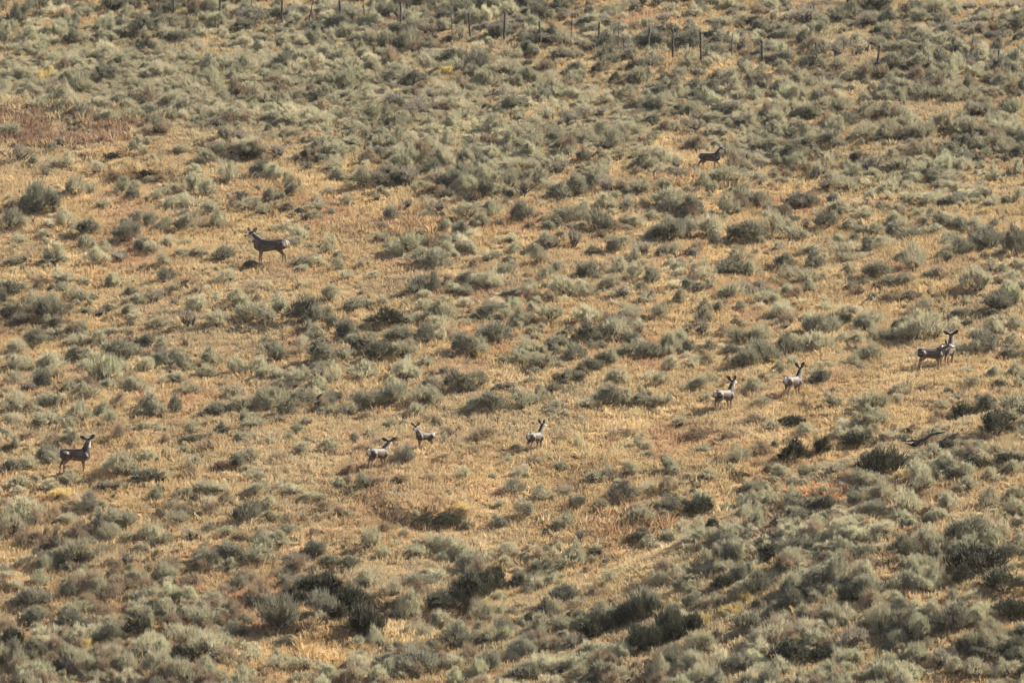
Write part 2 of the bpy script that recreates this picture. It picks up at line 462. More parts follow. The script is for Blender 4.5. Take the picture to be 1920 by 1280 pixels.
# ------------------------------------------------------------------ where the plants stand: read off the photograph tile by tile
# each tile: origin in the photograph, then "centre base width height tone" at three times the photograph's scale
TILES = [
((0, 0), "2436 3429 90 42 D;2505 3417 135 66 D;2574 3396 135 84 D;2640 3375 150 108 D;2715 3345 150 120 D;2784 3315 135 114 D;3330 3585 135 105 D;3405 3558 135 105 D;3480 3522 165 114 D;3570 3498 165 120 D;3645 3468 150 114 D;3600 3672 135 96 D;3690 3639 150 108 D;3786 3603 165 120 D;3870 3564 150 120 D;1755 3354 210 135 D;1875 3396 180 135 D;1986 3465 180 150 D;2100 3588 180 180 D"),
((0, 0), "30 165 60 50;90 100 70 50;200 150 60 50;290 50 110 60 d;415 150 90 60 d;610 150 90 60;800 200 180 80 d;940 160 160 60;1020 245 170 70 d;1060 165 90 50;1130 215 80 50;1380 180 120 60 d;1290 170 90 50;1260 230 90 50;1340 240 100 50;1445 240 90 50;790 280 70 50 d;1065 355 110 60;1575 260 90 50;1650 165 90 55;1710 270 90 60;1765 205 70 60 d;1635 350 80 60 d;1850 350 120 50 d;1550 445 90 60 d;1480 385 120 60;600 460 170 80 d;260 265 110 60;600 330 150 70;720 330 110 50;220 330 80 50;380 410 90 80 b;100 450 130 70;420 540 170 110;240 550 130 60 d;820 565 70 50 d;700 590 140 60 d;960 600 130 70;1250 595 110 70;690 215 110 60;560 215 60 50;60 290 110 50;1460 130 120 90 d;1180 80 100 70 d;1380 90 100 60 d;1660 80 90 60;1850 130 110 70;1290 400 110 60;1090 500 110 60;1770 550 70 60;1870 470 60 50;1400 490 60 50;620 60 90 60 d;210 470 110 60 y;300 440 90 50 y;740 460 60 25 y"),
((640, 0), "60 120 150 90 d;200 60 90 70 d;200 150 120 60;350 300 170 120;90 275 80 80 d;120 330 110 60;240 280 120 90;470 300 70 60 d;510 360 150 60;625 365 130 90 d;745 400 160 90 d;560 110 110 60 d;680 90 180 90 d;840 110 120 60;930 320 50 50;990 335 80 50;1090 210 90 60;920 420 180 80;1120 400 120 50;1250 340 130 60 d;1340 330 80 50;1500 350 110 80;1630 335 90 60;1440 420 80 70;1340 450 80 60;1655 405 120 70 d;1770 370 110 80;1190 400 90 50 b;410 490 150 80 d;270 470 80 60 d;340 420 90 60;820 500 130 90;730 530 90 60;600 560 160 70;660 490 100 50;1140 570 110 60 d;1300 570 120 70;1400 540 90 60;980 620 170 80 d;570 430 140 50 y;320 540 90 40 y;30 570 90 60;1600 565 120 70;1720 450 70 60;1830 470 70 60 d;1740 250 170 70 d;1900 270 110 60 d;1510 220 110 60 d;1430 150 150 60 d;1240 70 110 70 d;1630 75 120 80 w;850 215 120 80 w;490 200 110 70 w;1360 600 110 50;1890 510 70 70;1060 60 110 80 w;950 90 120 80;450 50 130 70 d;780 30 120 60 d;1500 100 120 70;1800 130 100 60 w"),
((1280, 0), "60 280 130 100 d;170 330 100 70 d;40 385 60 50;160 380 80 50;220 160 170 60;350 150 140 70;460 175 100 60 d;700 140 170 90 w;1010 160 140 90 w;1090 60 160 90 d;1430 80 140 70;1820 130 100 60;570 200 110 70;870 330 130 100 w;720 230 110 70;780 320 110 80;550 360 120 60 d;720 380 150 60 d;1060 390 110 50 d;1180 400 200 80 d;1250 300 130 70;1350 250 130 70;1550 420 120 110;1690 330 90 80;1860 380 110 100;670 460 90 50;730 490 110 60 w;290 470 150 80;120 430 90 40;470 520 80 60;600 550 110 90;680 570 90 60;160 590 110 60;300 570 140 60;860 540 130 80;930 470 110 60;1050 450 90 70;1150 500 110 70 w;1230 560 90 60;1370 570 120 80;1400 480 110 70 d;1030 590 80 60;1140 570 110 60;1530 590 150 80;1650 570 110 80;1540 540 80 60;1800 540 110 60;1910 540 60 80 d;1660 200 110 80 w;1780 230 90 60 w;820 40 120 40 w;500 40 100 40 d;300 60 120 60;1310 60 90 60 d;1560 190 90 60 w;1450 190 110 50 w;80 100 110 60;1880 60 100 70 w;1200 120 100 60 w"),
((0, 200), "740 80 150 60;870 60 140 70 d;1320 80 110 60;1420 40 80 60;1600 100 130 60;1790 100 130 60;60 180 130 90;110 320 120 100 w;195 330 60 40 p;1215 130 110 70 w;1280 190 90 70 d;660 160 80 30;365 210 50 30 d;745 250 60 50 d;1030 265 90 50;1450 240 120 70;1230 270 120 60 d;1570 290 120 80 w;1660 180 90 40;1770 290 100 80 d;1870 280 90 70;860 320 80 50;370 350 90 80;265 400 100 60 w;1180 330 110 80;1290 430 130 110;1450 400 110 90 d;1110 380 90 50;1850 370 100 50;1910 410 90 60;830 440 70 45;690 490 110 80 p;770 470 90 50;520 490 90 50;420 510 140 110;1080 480 100 100;1160 500 110 90;980 470 80 40;570 580 90 50;870 530 110 50;200 600 180 150 d;310 600 160 120 d;960 580 150 70;1070 580 130 70;1180 610 110 70;1400 590 140 80;1500 610 100 60;1520 540 100 80;1640 510 90 80;1770 590 150 50;1690 600 60 30 d;1760 640 120 50;50 690 150 100 d;120 690 70 60;380 680 130 80;490 730 140 100 d;250 740 80 50;130 770 110 50;480 800 120 70;700 770 170 130 d;850 680 90 90;800 820 110 80 d;950 680 80 60;1035 700 130 90;930 790 110 60;870 830 140 70;330 880 140 100;310 890 160 50 d;60 900 120 50 d;550 890 130 80;680 880 100 70 w;600 830 90 60;940 900 90 70;1040 850 110 50;1140 850 90 50;1250 870 140 70 d;1570 700 120 40;1680 760 140 90;1860 780 90 60;1410 910 90 45 d;1680 900 140 50 d;1680 930 90 40 p;1790 900 110 60;1890 930 100 70;1830 830 90 60;370 1000 90 60;630 1020 80 60;925 990 120 80 d;880 1070 80 40;1280 1000 130 80;1105 1060 60 60 w;1420 1030 60 50 w;1690 1020 60 40;460 1100 110 60;70 1070 110 80 d;10 1110 60 80 d;160 1160 110 80;60 1210 140 100 d;300 1200 190 120 d;620 1160 90 50 d;1110 1160 130 90;1070 1240 120 100 w;1320 1110 110 70;1410 1200 160 90;1700 1220 190 130 d;1580 1150 110 80;1860 1100 120 90;1230 1240 140 90;890 1250 110 60;510 1170 110 30 d;1900 870 60 60;720 1130 70 40 b;1500 1220 130 90;1840 1210 90 80;800 395 120 36 D;950 388 120 36 b;640 300 110 36 D;1385 292 90 24 D;210 20 160 60;1010 40 150 50;480 40 150 50"),  # the low flat D and b entries near the end stand in for shaded cut banks
((640, 200), "120 330 60 60 w;130 460 110 110;200 460 90 90;280 240 90 60;380 450 140 100 w;400 330 130 80;230 180 100 50;280 370 110 60;60 230 110 60;510 390 110 90 d;610 470 200 110 d;790 520 130 110 d;680 440 110 100 d;800 420 130 90;950 470 100 110;780 310 150 60 d;950 350 160 60;1060 250 180 80;1100 320 90 60;1200 390 140 90 w;1020 510 70 110 w;1110 460 100 110;1370 310 100 70 d;1280 280 60 50 w;1490 250 80 60 d;1320 510 130 110 d;1220 530 150 80 d;1170 480 90 60;1440 410 140 70;1500 490 130 110 w;1600 580 90 60 w;1680 500 150 90;1700 360 150 80;1890 420 90 80 w;1740 280 130 50;1480 580 120 90;1810 570 200 100;1860 610 130 90 d;200 540 60 60 w;25 560 70 70;380 580 90 70 w;545 600 130 70 w;290 650 90 90 d;700 640 140 90;680 740 110 90 d;790 680 110 70;1030 650 140 110 d;850 590 110 50;1190 690 100 70 d;1290 660 160 90;1470 710 170 110 d;1300 800 120 110 w;1150 800 110 80;1650 680 120 60;1830 760 220 120 d;1600 790 80 60;1690 850 140 100 w;1530 830 100 80 d;1410 840 100 50 d;1820 840 120 60 d;1880 820 70 60;300 850 110 80 p;360 820 200 90 p;460 900 200 100;540 920 180 90 d;590 840 80 80;850 860 110 50;1070 830 80 50;740 830 70 60;720 810 80 60 w;120 910 80 50;170 970 80 40;1110 890 120 80;920 950 120 70;1160 980 100 80;1380 970 140 90 d;1560 940 100 80;1640 880 80 70;1740 1000 110 80 d;1830 910 70 50;420 1060 200 90 d;500 1050 110 100 d;700 990 100 50;820 1030 130 100;700 1070 100 60 d;1000 1080 110 60 d;1060 1040 90 60;940 1070 110 40 d;1100 1110 80 40 p;1290 1070 180 100;1380 1080 130 80;1500 1030 110 80;1590 1090 110 90 w;60 1160 140 70 d;820 1190 140 80 d;570 1210 180 100;260 1240 240 80 D;380 1230 130 60;990 1240 130 90;1180 1210 180 80;1400 1220 150 90;1620 1210 170 90;1790 1190 120 80;1900 1110 60 80;1720 1110 110 50;960 1010 60 40;40 980 110 60;150 1130 90 50;1260 1030 90 60;880 420 100 60;500 150 150 50;700 80 140 60;1000 160 150 60;1300 200 120 60;1600 150 130 60"),
((1280, 200), "60 90 80 70 w;180 90 140 60;340 100 140 60;220 170 80 50;520 140 100 60;650 150 160 60 d;860 150 130 80;940 110 120 60 d;1000 190 120 80;1050 70 100 60;1140 190 110 80;1160 70 130 70 d;1280 100 100 70;1190 140 80 60;1340 190 170 90;1480 120 130 90;1600 160 150 90;1700 60 110 70 d;1770 120 110 90 d;1900 230 90 80 d;1830 270 80 40;1670 250 140 80;1550 170 90 70;1360 260 80 50;1860 150 100 80;1040 40 140 60;300 340 90 60;540 300 170 60;590 340 80 50;430 220 190 60;340 250 80 40;800 300 140 40;880 240 110 60;980 320 130 60 d;1190 370 140 80;1060 360 90 60;1300 430 110 50;1580 320 150 60 d;60 395 110 50;230 440 200 90;430 420 120 60;30 480 70 40;770 400 130 60 w;1080 400 90 50;1450 430 110 50;1760 420 100 60;1890 390 80 80;930 480 190 90;1150 490 140 60;1480 470 140 60;1680 520 90 60;1260 550 160 70;1380 560 150 70;1500 560 130 60 d;1740 570 120 60;1890 530 60 60;680 580 180 100 d;430 570 140 90;330 540 140 90;260 620 130 110;50 630 140 110 d;160 740 150 110;40 730 110 90 d;890 620 180 90;1010 640 140 70;370 770 200 120 d;550 710 170 100;640 760 200 80;790 700 150 90 d;960 700 110 50;1100 720 120 60;1000 690 50 50 d;1290 750 150 70 d;1200 680 120 60;1450 680 120 90 d;1550 700 110 80 d;1410 720 90 60;1700 810 200 110 d;1600 830 160 90 d;1880 850 140 140 d;1500 760 90 50;1640 720 150 80;540 820 80 60;730 840 120 60;900 830 140 60;1040 830 90 90 d;1130 800 130 70;330 890 140 80;270 960 180 90 d;380 960 140 90;580 920 130 90 d;110 980 120 70;740 920 130 90 d;610 980 120 80;720 1000 180 90;950 880 110 60;940 950 90 60;1110 970 190 90 d;1310 930 190 120;1250 870 100 60;1480 880 80 70;1400 970 110 60;80 1050 100 60 d;260 1090 150 90;440 1110 150 80;160 1030 90 50;580 1060 80 60;660 1080 100 70 b;790 1150 80 50 p;550 1190 200 80;920 1170 110 50;940 1030 70 40;1150 1010 110 60;1260 1000 120 60;1660 1050 180 130;1850 990 100 70;1780 1150 180 90 d;1870 1120 110 100 p;1830 1060 110 80;1300 1180 120 60 b;1160 1100 160 40 b;1300 1095 140 40 b;840 1240 200 80 D;1060 1230 180 80;1300 1240 180 80;690 1210 90 50;1570 1190 140 50 d;1760 1240 90 40 p;120 1220 110 80;310 1150 90 50;1690 600 90 30 y;750 170 90 50 v"),
((0, 600), "200 160 120 120 d;110 200 120 90;470 150 170 70;560 150 110 90;690 230 220 120 d;420 240 140 80 d;830 160 80 80 d;290 290 190 100;110 300 130 80;600 360 200 150 p;80 370 120 80;240 390 130 90 d;130 390 60 40 b;900 270 110 90 d;800 300 120 80;1030 280 140 80 d;1200 260 140 90;1160 330 150 70;1360 310 140 90;1460 300 110 90;1560 330 120 60;1710 320 90 50;1550 240 130 120 d;1690 200 130 50 b;1830 240 190 110 d;1780 290 90 60 d;1870 370 110 100;760 410 150 80;460 450 150 80;290 490 150 70 d;1080 420 180 60;1260 380 80 30 b;1320 440 140 70;420 580 160 110;280 600 170 80;630 580 120 70 p;50 580 60 50 p;870 530 130 90 d;980 530 90 90 d;1240 540 150 80 d;1340 520 140 80;1530 500 170 110;1610 540 140 80 d;1690 490 150 80 d;1450 500 110 80;1840 520 110 50;1870 460 130 60 d;1430 610 180 50;1380 680 130 50;1660 640 80 60 p;1080 650 90 80;1080 690 150 30 d;925 690 60 40 b;740 730 70 50 b;1190 740 130 60 b;150 670 120 50 b;40 660 60 50;260 800 150 90 d;170 840 110 80;60 860 130 70 d;830 790 100 60;1410 800 140 80;1680 760 100 70;1570 800 100 50 b;1840 740 110 60;1290 840 150 50 b;660 870 200 110;810 910 180 70 d;420 920 150 60;260 960 110 60;1440 900 150 60;400 690 110 55 d;340 690 60 50;560 960 120 60 w;1180 970 130 50;1260 970 120 50;1640 980 150 60;1730 1010 110 50 p;1430 990 140 70"),
((640, 600), "40 120 120 120 d;120 180 120 80 d;300 130 180 90 d;460 140 120 100 d;560 60 150 80;340 210 190 90;190 230 160 100 d;30 240 70 70;700 190 150 90 d;870 140 230 110 d;770 200 110 60;1080 190 150 80;1220 150 110 60;1400 130 180 90 d;1550 110 220 110;1310 230 140 80 d;1700 220 160 90 d;1590 210 120 70;1110 280 180 90;1420 290 140 70 d;1500 260 120 80;1840 290 90 80;1870 200 110 120;1280 350 120 70;1550 350 100 60 p;1790 370 100 70;140 340 170 90;330 340 160 110;660 410 150 100 d;760 390 130 100;120 500 200 100 d;280 470 170 110 d;450 470 160 90;850 520 190 90 d;960 400 160 50 w;1040 490 170 90;730 520 110 70;1200 500 90 50;1370 500 130 60;1490 480 140 100 d;1590 480 130 80;1690 480 130 60 d;1800 480 140 60;1120 460 110 80;540 480 130 70;30 540 110 60;120 560 100 40 b;265 605 100 40 p;160 650 70 30;110 740 120 50 b;820 670 180 50 b;1620 660 170 50 b;620 660 100 50 b;750 750 90 40 b;990 730 80 40;40 870 80 50 b;40 920 70 40 b;310 920 80 50 b;510 910 100 50 b;690 890 100 60 p;850 890 50 30 p;1245 850 80 50 p;1470 800 50 30 p;1520 880 90 60;1430 910 130 60 p;1840 820 90 60 d;1870 880 80 60;1650 880 110 80;180 935 120 50 w;1900 600 100 60;1080 800 90 40 b;580 790 110 40 b;1260 680 90 40 b"),
((1280, 600), "110 90 100 90 w;300 130 120 80;420 130 150 90;740 90 170 110 d;850 70 130 90;790 170 160 90;1020 40 130 60 d;1060 60 90 60;1300 120 260 120;1210 80 110 80 d;1400 60 100 60;1760 90 110 90;1850 140 90 60;910 130 110 50;580 200 130 100 d;470 250 200 120 d;340 270 160 110 d;40 190 100 70 d;90 260 130 60;1030 230 150 80;950 260 110 50;820 270 110 40;775 360 110 90 d;1700 190 190 110 d;1860 220 130 60 d;1560 190 120 70;1620 380 110 60;1790 370 90 50 d;1900 380 60 60;540 300 80 60;90 390 150 70;410 410 140 70;470 480 120 50;850 490 110 70;1200 430 150 70;1090 510 190 90;1010 510 140 60;1590 300 110 40;690 500 70 40 b;1340 400 110 40 b;610 600 150 60 D;440 590 150 40 b;1100 590 180 70 p;1600 570 150 100 D;1700 520 140 90 d;1870 550 200 120;1760 660 190 120 D;1430 590 80 40 b;1290 640 90 50 b;80 670 150 60 b;230 680 130 50 b;500 630 120 60;700 650 140 60;900 640 60 70 w;970 610 60 60 d;980 720 170 80 D;1155 700 100 50 b;780 760 120 90 D;620 810 170 110 D;460 770 90 70 b;1560 780 130 70;1410 780 140 70;1090 880 270 140 D;1100 940 230 80;860 870 200 70;700 900 160 90;560 900 110 80;330 890 110 40 D;150 900 150 50;110 750 110 50 p;310 790 110 60 p;1340 900 150 90;1640 840 180 60 D;1820 815 180 60 D;1600 890 140 80;1500 900 110 60 d;1250 690 90 50 d;1480 740 130 60 D;1300 800 120 60;1860 870 130 80;1740 900 120 60"),  # a low D entry by the trunk stands in for the bank's shade
((0, 900), "100 50 160 60;340 105 150 60 y;490 185 140 100 d;560 290 110 90 d;100 90 90 60;170 220 200 110;80 310 210 120;300 190 50 40 b;400 190 90 50 b;700 260 150 80 d;370 250 140 60;440 275 90 50 b;905 210 90 50 b;1020 250 130 80;1350 250 210 120 d;1190 195 90 60 b;1515 155 110 60;1520 230 120 50;1240 70 130 50;820 330 120 70;910 360 110 60 d;720 345 120 50;1080 340 130 80 w;1180 290 90 40 d;1280 310 110 50;1500 320 160 50 b;1600 300 130 50;1560 380 180 50;180 380 140 40 b;250 390 90 40 d;450 480 260 130;350 460 130 80;130 490 120 60;260 500 120 70;630 490 70 60 w;720 490 110 80 w;870 450 70 50 b;790 400 100 50;1310 460 200 80 d;1440 470 200 90;1290 510 130 60;1780 440 130 90 d;1660 500 170 90 w;1870 490 140 70 d;1100 590 120 60 b;250 590 120 70 p;90 620 110 60;30 620 90 70 b;540 590 130 60 b;400 640 180 70 b;620 680 170 80 b;1420 570 110 50 p;1330 620 120 80 d;1640 600 150 60 d;1900 580 60 40 b;780 590 110 40 b;220 710 230 100 d;60 710 110 40;750 680 120 60;1060 700 160 60 p;1200 710 100 70 d;850 740 70 60 D;930 780 160 90;430 760 200 70 p;1140 840 200 110;370 850 160 100 d;200 780 140 60;600 760 140 60 b;760 770 110 60;1450 720 150 70 D;1500 700 60 70 w;1640 710 130 90 D;1820 780 190 150 d;1900 800 110 110 D;1590 850 280 190 d;1560 830 150 110 d;1310 880 100 90;60 940 150 100 D;250 900 180 80;200 920 150 50 y;620 910 150 100 d;780 890 180 110 D;480 920 120 90;820 960 90 60 p;600 1000 140 80 d;1050 930 180 110;470 960 120 60 y;190 1000 170 90 d;730 940 110 50 b;1040 1030 170 90 D;1200 990 220 130;60 1060 130 110;190 1130 200 100 p;420 1060 170 110;320 1090 50 70 D;690 1090 160 110;880 1110 220 140;1020 1140 200 130;1180 1110 130 100;1440 1020 140 80;1600 930 130 50 d;1560 1070 170 80;1730 1070 130 70;1840 1110 120 80;1350 1120 140 70;260 1140 110 60;530 1140 130 70;1680 1140 140 60"),
((640, 900), "970 80 160 70 d;1140 110 120 70;1350 150 130 60 d;1570 120 160 90 d;1460 170 100 60;1270 90 110 60;905 155 60 40 p;150 390 130 120;60 500 150 70 d;470 262 150 55 D;590 258 160 60 D;690 280 90 60;900 270 100 60 d;1050 210 140 90;1340 350 90 80 w;1250 280 130 80;1690 240 170 80;1690 350 150 70 d;1860 340 110 60;550 400 140 100;430 430 110 60;760 530 190 130 d;650 440 120 80;940 430 120 80;460 590 190 60 d;540 570 140 70;1130 520 170 70 d;1290 480 170 70;1000 590 90 80 d;150 600 150 80;560 720 200 70 D;740 690 220 130 D;850 630 130 100 D;880 690 90 60 p;1250 700 170 110 d;70 750 170 110 D;150 880 200 170 D;380 800 170 100;640 960 200 130 d;820 930 190 100;940 880 130 100 d;560 850 150 100;1130 860 160 90;1230 840 120 80;1300 970 120 110 w;1050 1000 150 120 d;970 1000 120 80;1440 800 130 100 d;1570 810 200 100 d;1420 890 150 90 D;1740 740 170 120 d;1860 860 180 130 D;1700 960 180 130 D;1560 990 190 70;430 1100 280 150 d;620 1060 140 80;810 1080 170 120 d;250 1060 170 70 d;1150 1070 200 90;1280 1060 200 70 p;1000 1130 180 100 d;1860 1090 120 130 d;1490 1120 170 90 d;200 950 130 100 p;80 1130 200 70;320 1130 120 60;1800 600 140 90;1900 640 80 80 d;1500 590 120 80;1050 660 60 40 b;1400 670 120 70 b;1760 380 130 60;1850 180 130 80 d;240 430 80 60 p;1180 600 90 70;290 125 60 25 y;690 175 130 30 y;230 290 110 50 b;320 230 100 60 b;1010 800 100 40 y"),
((1280, 900), "80 200 170 90 D;180 280 90 60 D;400 70 140 60 d;490 150 120 70;630 150 110 80 d;780 170 110 50 d;1040 100 100 60;1070 200 160 80 d;640 230 130 60 d;380 170 130 90;80 330 160 90;330 230 140 90;880 330 120 110;720 290 150 80;1270 190 180 120;1490 180 130 110;1460 230 110 60;1120 310 160 80;970 350 110 80;1240 440 160 110 d;1030 440 120 70 d;1580 340 280 110 d;1430 400 140 90;1680 540 300 180 D;1820 440 150 80 d;1570 590 120 90 D;470 460 130 100 D;610 490 150 100;850 590 130 150 d;240 520 140 70;380 520 100 60;210 620 130 80 D;390 640 250 100 d;720 640 140 70 d;950 700 130 110 D;1060 660 180 120 d;600 740 140 110 d;1350 480 140 50 p;1280 600 170 80 d;1410 580 130 100;1800 640 280 110 D;1830 780 200 110 D;1560 830 230 110 d;1460 870 160 100 d;1200 820 150 90 d;1330 880 170 90 p;1400 760 120 80;50 730 130 90 d;20 870 110 90 D;380 850 200 100 d;480 920 220 100;130 960 180 100;840 790 160 90;700 890 150 80 w;930 950 200 120 w;620 1040 250 110 D;760 1020 140 90 D;960 1030 150 80 p;920 1090 110 70 p;300 1070 170 100 d;430 1120 140 100;570 1100 180 80;60 1080 150 110;1180 960 110 90 d;1300 1000 150 90 p;1600 950 160 90 p;1690 930 130 80 p;1700 1010 230 70 d;1440 1060 140 120 w;1860 990 130 90 d;1650 1110 180 90;1290 1110 200 80;1100 1090 130 70;1540 1090 130 80;1820 1110 140 80;360 690 100 60 y;240 760 150 60 y;120 810 110 60 y;1900 420 80 100;1750 160 140 100;1600 60 130 70;1350 60 150 90;1860 120 130 80"),
]
PLANTS = []
for (ox, oy), txt in TILES:
    for item in txt.split(';'):
        f = item.split()
        cx, by, w, h = map(float, f[:4])
        PLANTS.append(dict(px=ox + cx / 3, py=oy + by / 3, w=w / 3, h=h / 3, t=f[4] if len(f) > 4 else 'g'))
ax, ay, az = hit([p['px'] for p in PLANTS], [p['py'] - .03 * p['w'] for p in PLANTS])
for p, x, y, z in zip(PLANTS, ax, ay, az):
    p['pos'] = (x, y, z); p['wm'] = p['w'] / pxm(y) * 1.14; p['hm'] = p['h'] / pxm(y) * 1.08

# ------------------------------------------------------------------ labels: look, then where it stands among things one can find
LANDMARKS = [
    ((140, 852), 'the far-left doe'), ((505, 465), 'the lone left-facing deer'), ((712, 853), 'the spread-eared deer'), ((795, 818), 'the fawn facing the viewer'),
    ((1003, 815), 'the deer with V-shaped ears'), ((1360, 738), 'the pale-backed deer'), ((1488, 712), 'the deer with a dark rump'), ((1752, 655), 'the two overlapping deer'),
    ((1332, 296), 'the uppermost deer'), ((1540, 928), 'the orange-red grass patch'), ((80, 235), 'the red-brown grass patch'), ((1745, 832), 'the fallen dead trunk'),
    ((600, 745), 'the charred stump'), ((1872, 118), 'the last fence post'), ((638, 25), "the fence's middle post"), ((0, 1280), "the photo's lower left corner"),
    ((1920, 1280), "the photo's lower right corner"), ((0, 0), "the photo's upper left corner"), ((960, 1280), "the bottom edge's midpoint"), ((960, 640), "the photo's centre"),
    ((0, 560), "the left edge's midpoint"), ((1920, 450), "the right edge's midpoint"), ((960, 330), "the upper half's middle"), ((480, 1120), "the lower left quarter's centre"),
    ((1440, 1130), "the lower right quarter's centre"), ((1216, 75), 'the bent fence post'), ((1920, 0), "the photo's upper right corner"), ((300, 650), "the left half's middle"), ((1180, 470), 'the thicket past centre'),
    ((650, 330), 'the upper left quarter\'s middle'), ((1640, 350), 'the upper right quarter\'s middle')]
DIRS = ['right of', 'up and right of', 'above', 'up and left of', 'left of', 'down and left of', 'below', 'down and right of']
ORD = ['first', 'second', 'third', 'fourth', 'fifth', 'sixth', 'seventh', 'eighth', 'ninth', 'tenth', 'eleventh', 'twelfth', 'thirteenth', 'fourteenth', 'fifteenth', 'sixteenth', 'seventeenth', 'eighteenth']
def place_labels(items, describe):
    """items: (px, py, object, info). describe(info) -> words on its look; ordinals count outward from the landmark"""
    buckets = {}
    for (px, py, o, info) in items:
        d, name, lx, ly = min((math.hypot(px - l[0][0], (py - l[0][1]) * 1.25), l[1], l[0][0], l[0][1]) for l in LANDMARKS)
        k = int(round(math.atan2(-(py - ly) * 1.25, px - lx) / (math.pi / 4))) % 8
        buckets.setdefault((name, k), []).append((d, o, info))
    for (name, k), lst in buckets.items():
        lst.sort(key=lambda t: t[0])
        for i, (d, o, info) in enumerate(lst):
            o['label'] = f'{describe(info)}, {ORD[i]} one {DIRS[k]} {name}'

# ------------------------------------------------------------------ individual shrubs
def pick_shape(tone, r):
    s = r.choice(TONE_SHAPES[tone]); return s, r.randrange(len(SHAPES[s]))

def plant(name, p, r, group, cat):
    s, i = pick_shape(p['t'], r)
    x, y, z = p['pos']
    o = bpy.data.objects.new(name, None); COL.objects.link(o)
    o.empty_display_size = .2
    o.location = (x, y, z - .02); o.rotation_euler = (0, 0, r.uniform(0, 6.283))
    w = p['wm']; o.scale = (w, w * r.uniform(.85, 1.1), max(p['hm'], .3 * w) / SHAPE_H[s][i])
    b = bpy.data.objects.new('branches', STEM[s][i]); b.parent = o; COL.objects.link(b)
    f = bpy.data.objects.new('foliage', leaf_mesh(s, i, p['t'])); f.parent = o; COL.objects.link(f)
    o['category'] = cat; o['group'] = group
    p['shape'] = s
    return o

rr = random.Random(11)
sage = [p for p in PLANTS if p['t'] not in 'by']
sage.sort(key=lambda p: -p['w'] * p['h'])
inside = [p for p in sage if 6 < p['px'] < 1914 and 14 < p['py'] - p['h'] * .5 < 1268]
singles = inside[:300]
ids = {id(p) for p in singles}
rest_sage = [p for p in sage if id(p) not in ids]
TONE_WORDS = {'g': 'grey-green', 'd': 'shade-darkened grey', 'D': 'shade-darkened green', 'p': 'pale green', 'w': 'gnarled', 'v': 'straw-pale'}
def look(p):
    a = p['w'] * p['h']
    size = 'big' if a > 1900 else 'large' if a > 1350 else 'mid-sized'
    return f"{size} {TONE_WORDS[p['t']]} sagebrush"
items = []
for p in singles:
    o = plant('sagebrush', p, rr, 'sagebrush on the hillside', 'shrub')
    items.append((p['px'], p['py'] - p['h'] / 2, o, p))
place_labels(items, look)
items = []
for p in [q for q in PLANTS if q['t'] == 'b']:
    o = plant('dry_shrub', p, rr, 'dry brown shrubs on the hillside', 'shrub')
    items.append((p['px'], p['py'] - p['h'] / 2, o, p))
place_labels(items, lambda p: ('wide low' if p['w'] > 40 else 'small') + ' dry brown shrub')
items = []
for p in [q for q in PLANTS if q['t'] == 'y']:
    o = plant('rabbitbrush', p, rr, 'yellow rabbitbrush on the hillside', 'shrub')
    items.append((p['px'], p['py'] - p['h'] / 2, o, p))
place_labels(items, lambda p: ('broad' if p['w'] > 36 else 'small') + ' yellow rabbitbrush in bloom')

# ------------------------------------------------------------------ the rest of the scrub and the grass: masses nobody could count
DENS = ["8888888777777777", "9999998877888888", "2234788877788877", "4544445666665666", "4434444455555456", "6665555566544445",
        "5555544443333445", "5543332234455667", "5555433344677777", "6666555555777777", "7777666777888877"]
def dens_at(px, py):
    c = np.clip((px / 120 - .5), 0, 14.999); r_ = np.clip(py / 116.4 - .5, 0, 9.999)
    D = np.array([[int(ch) for ch in row] for row in DENS], float)
    i = np.floor(r_).astype(int); j = np.floor(c).astype(int); fi = r_ - i; fj = c - j
    return D[i, j] * (1 - fi) * (1 - fj) + D[i, j + 1] * (1 - fi) * fj + D[i + 1, j] * fi * (1 - fj) + D[i + 1, j + 1] * fi * fj

DEER_BOXES = [(108, 815, 186, 896), (462, 430, 542, 502), (686, 820, 748, 888), (766, 785, 820, 848), (984, 780, 1030, 850), (1338, 700, 1384, 776), (1468, 676, 1510, 746), (1716, 605, 1790, 700), (1308, 272, 1358, 318)]
def clear_of_deer(px, py, h):
    ok = np.ones(px.shape, bool)
    for (a, b, c, d) in DEER_BOXES:
        ok &= ~((px > a - 6) & (px < c + 6) & (py > b + 30) & (py - h < d - 4))
    return ok

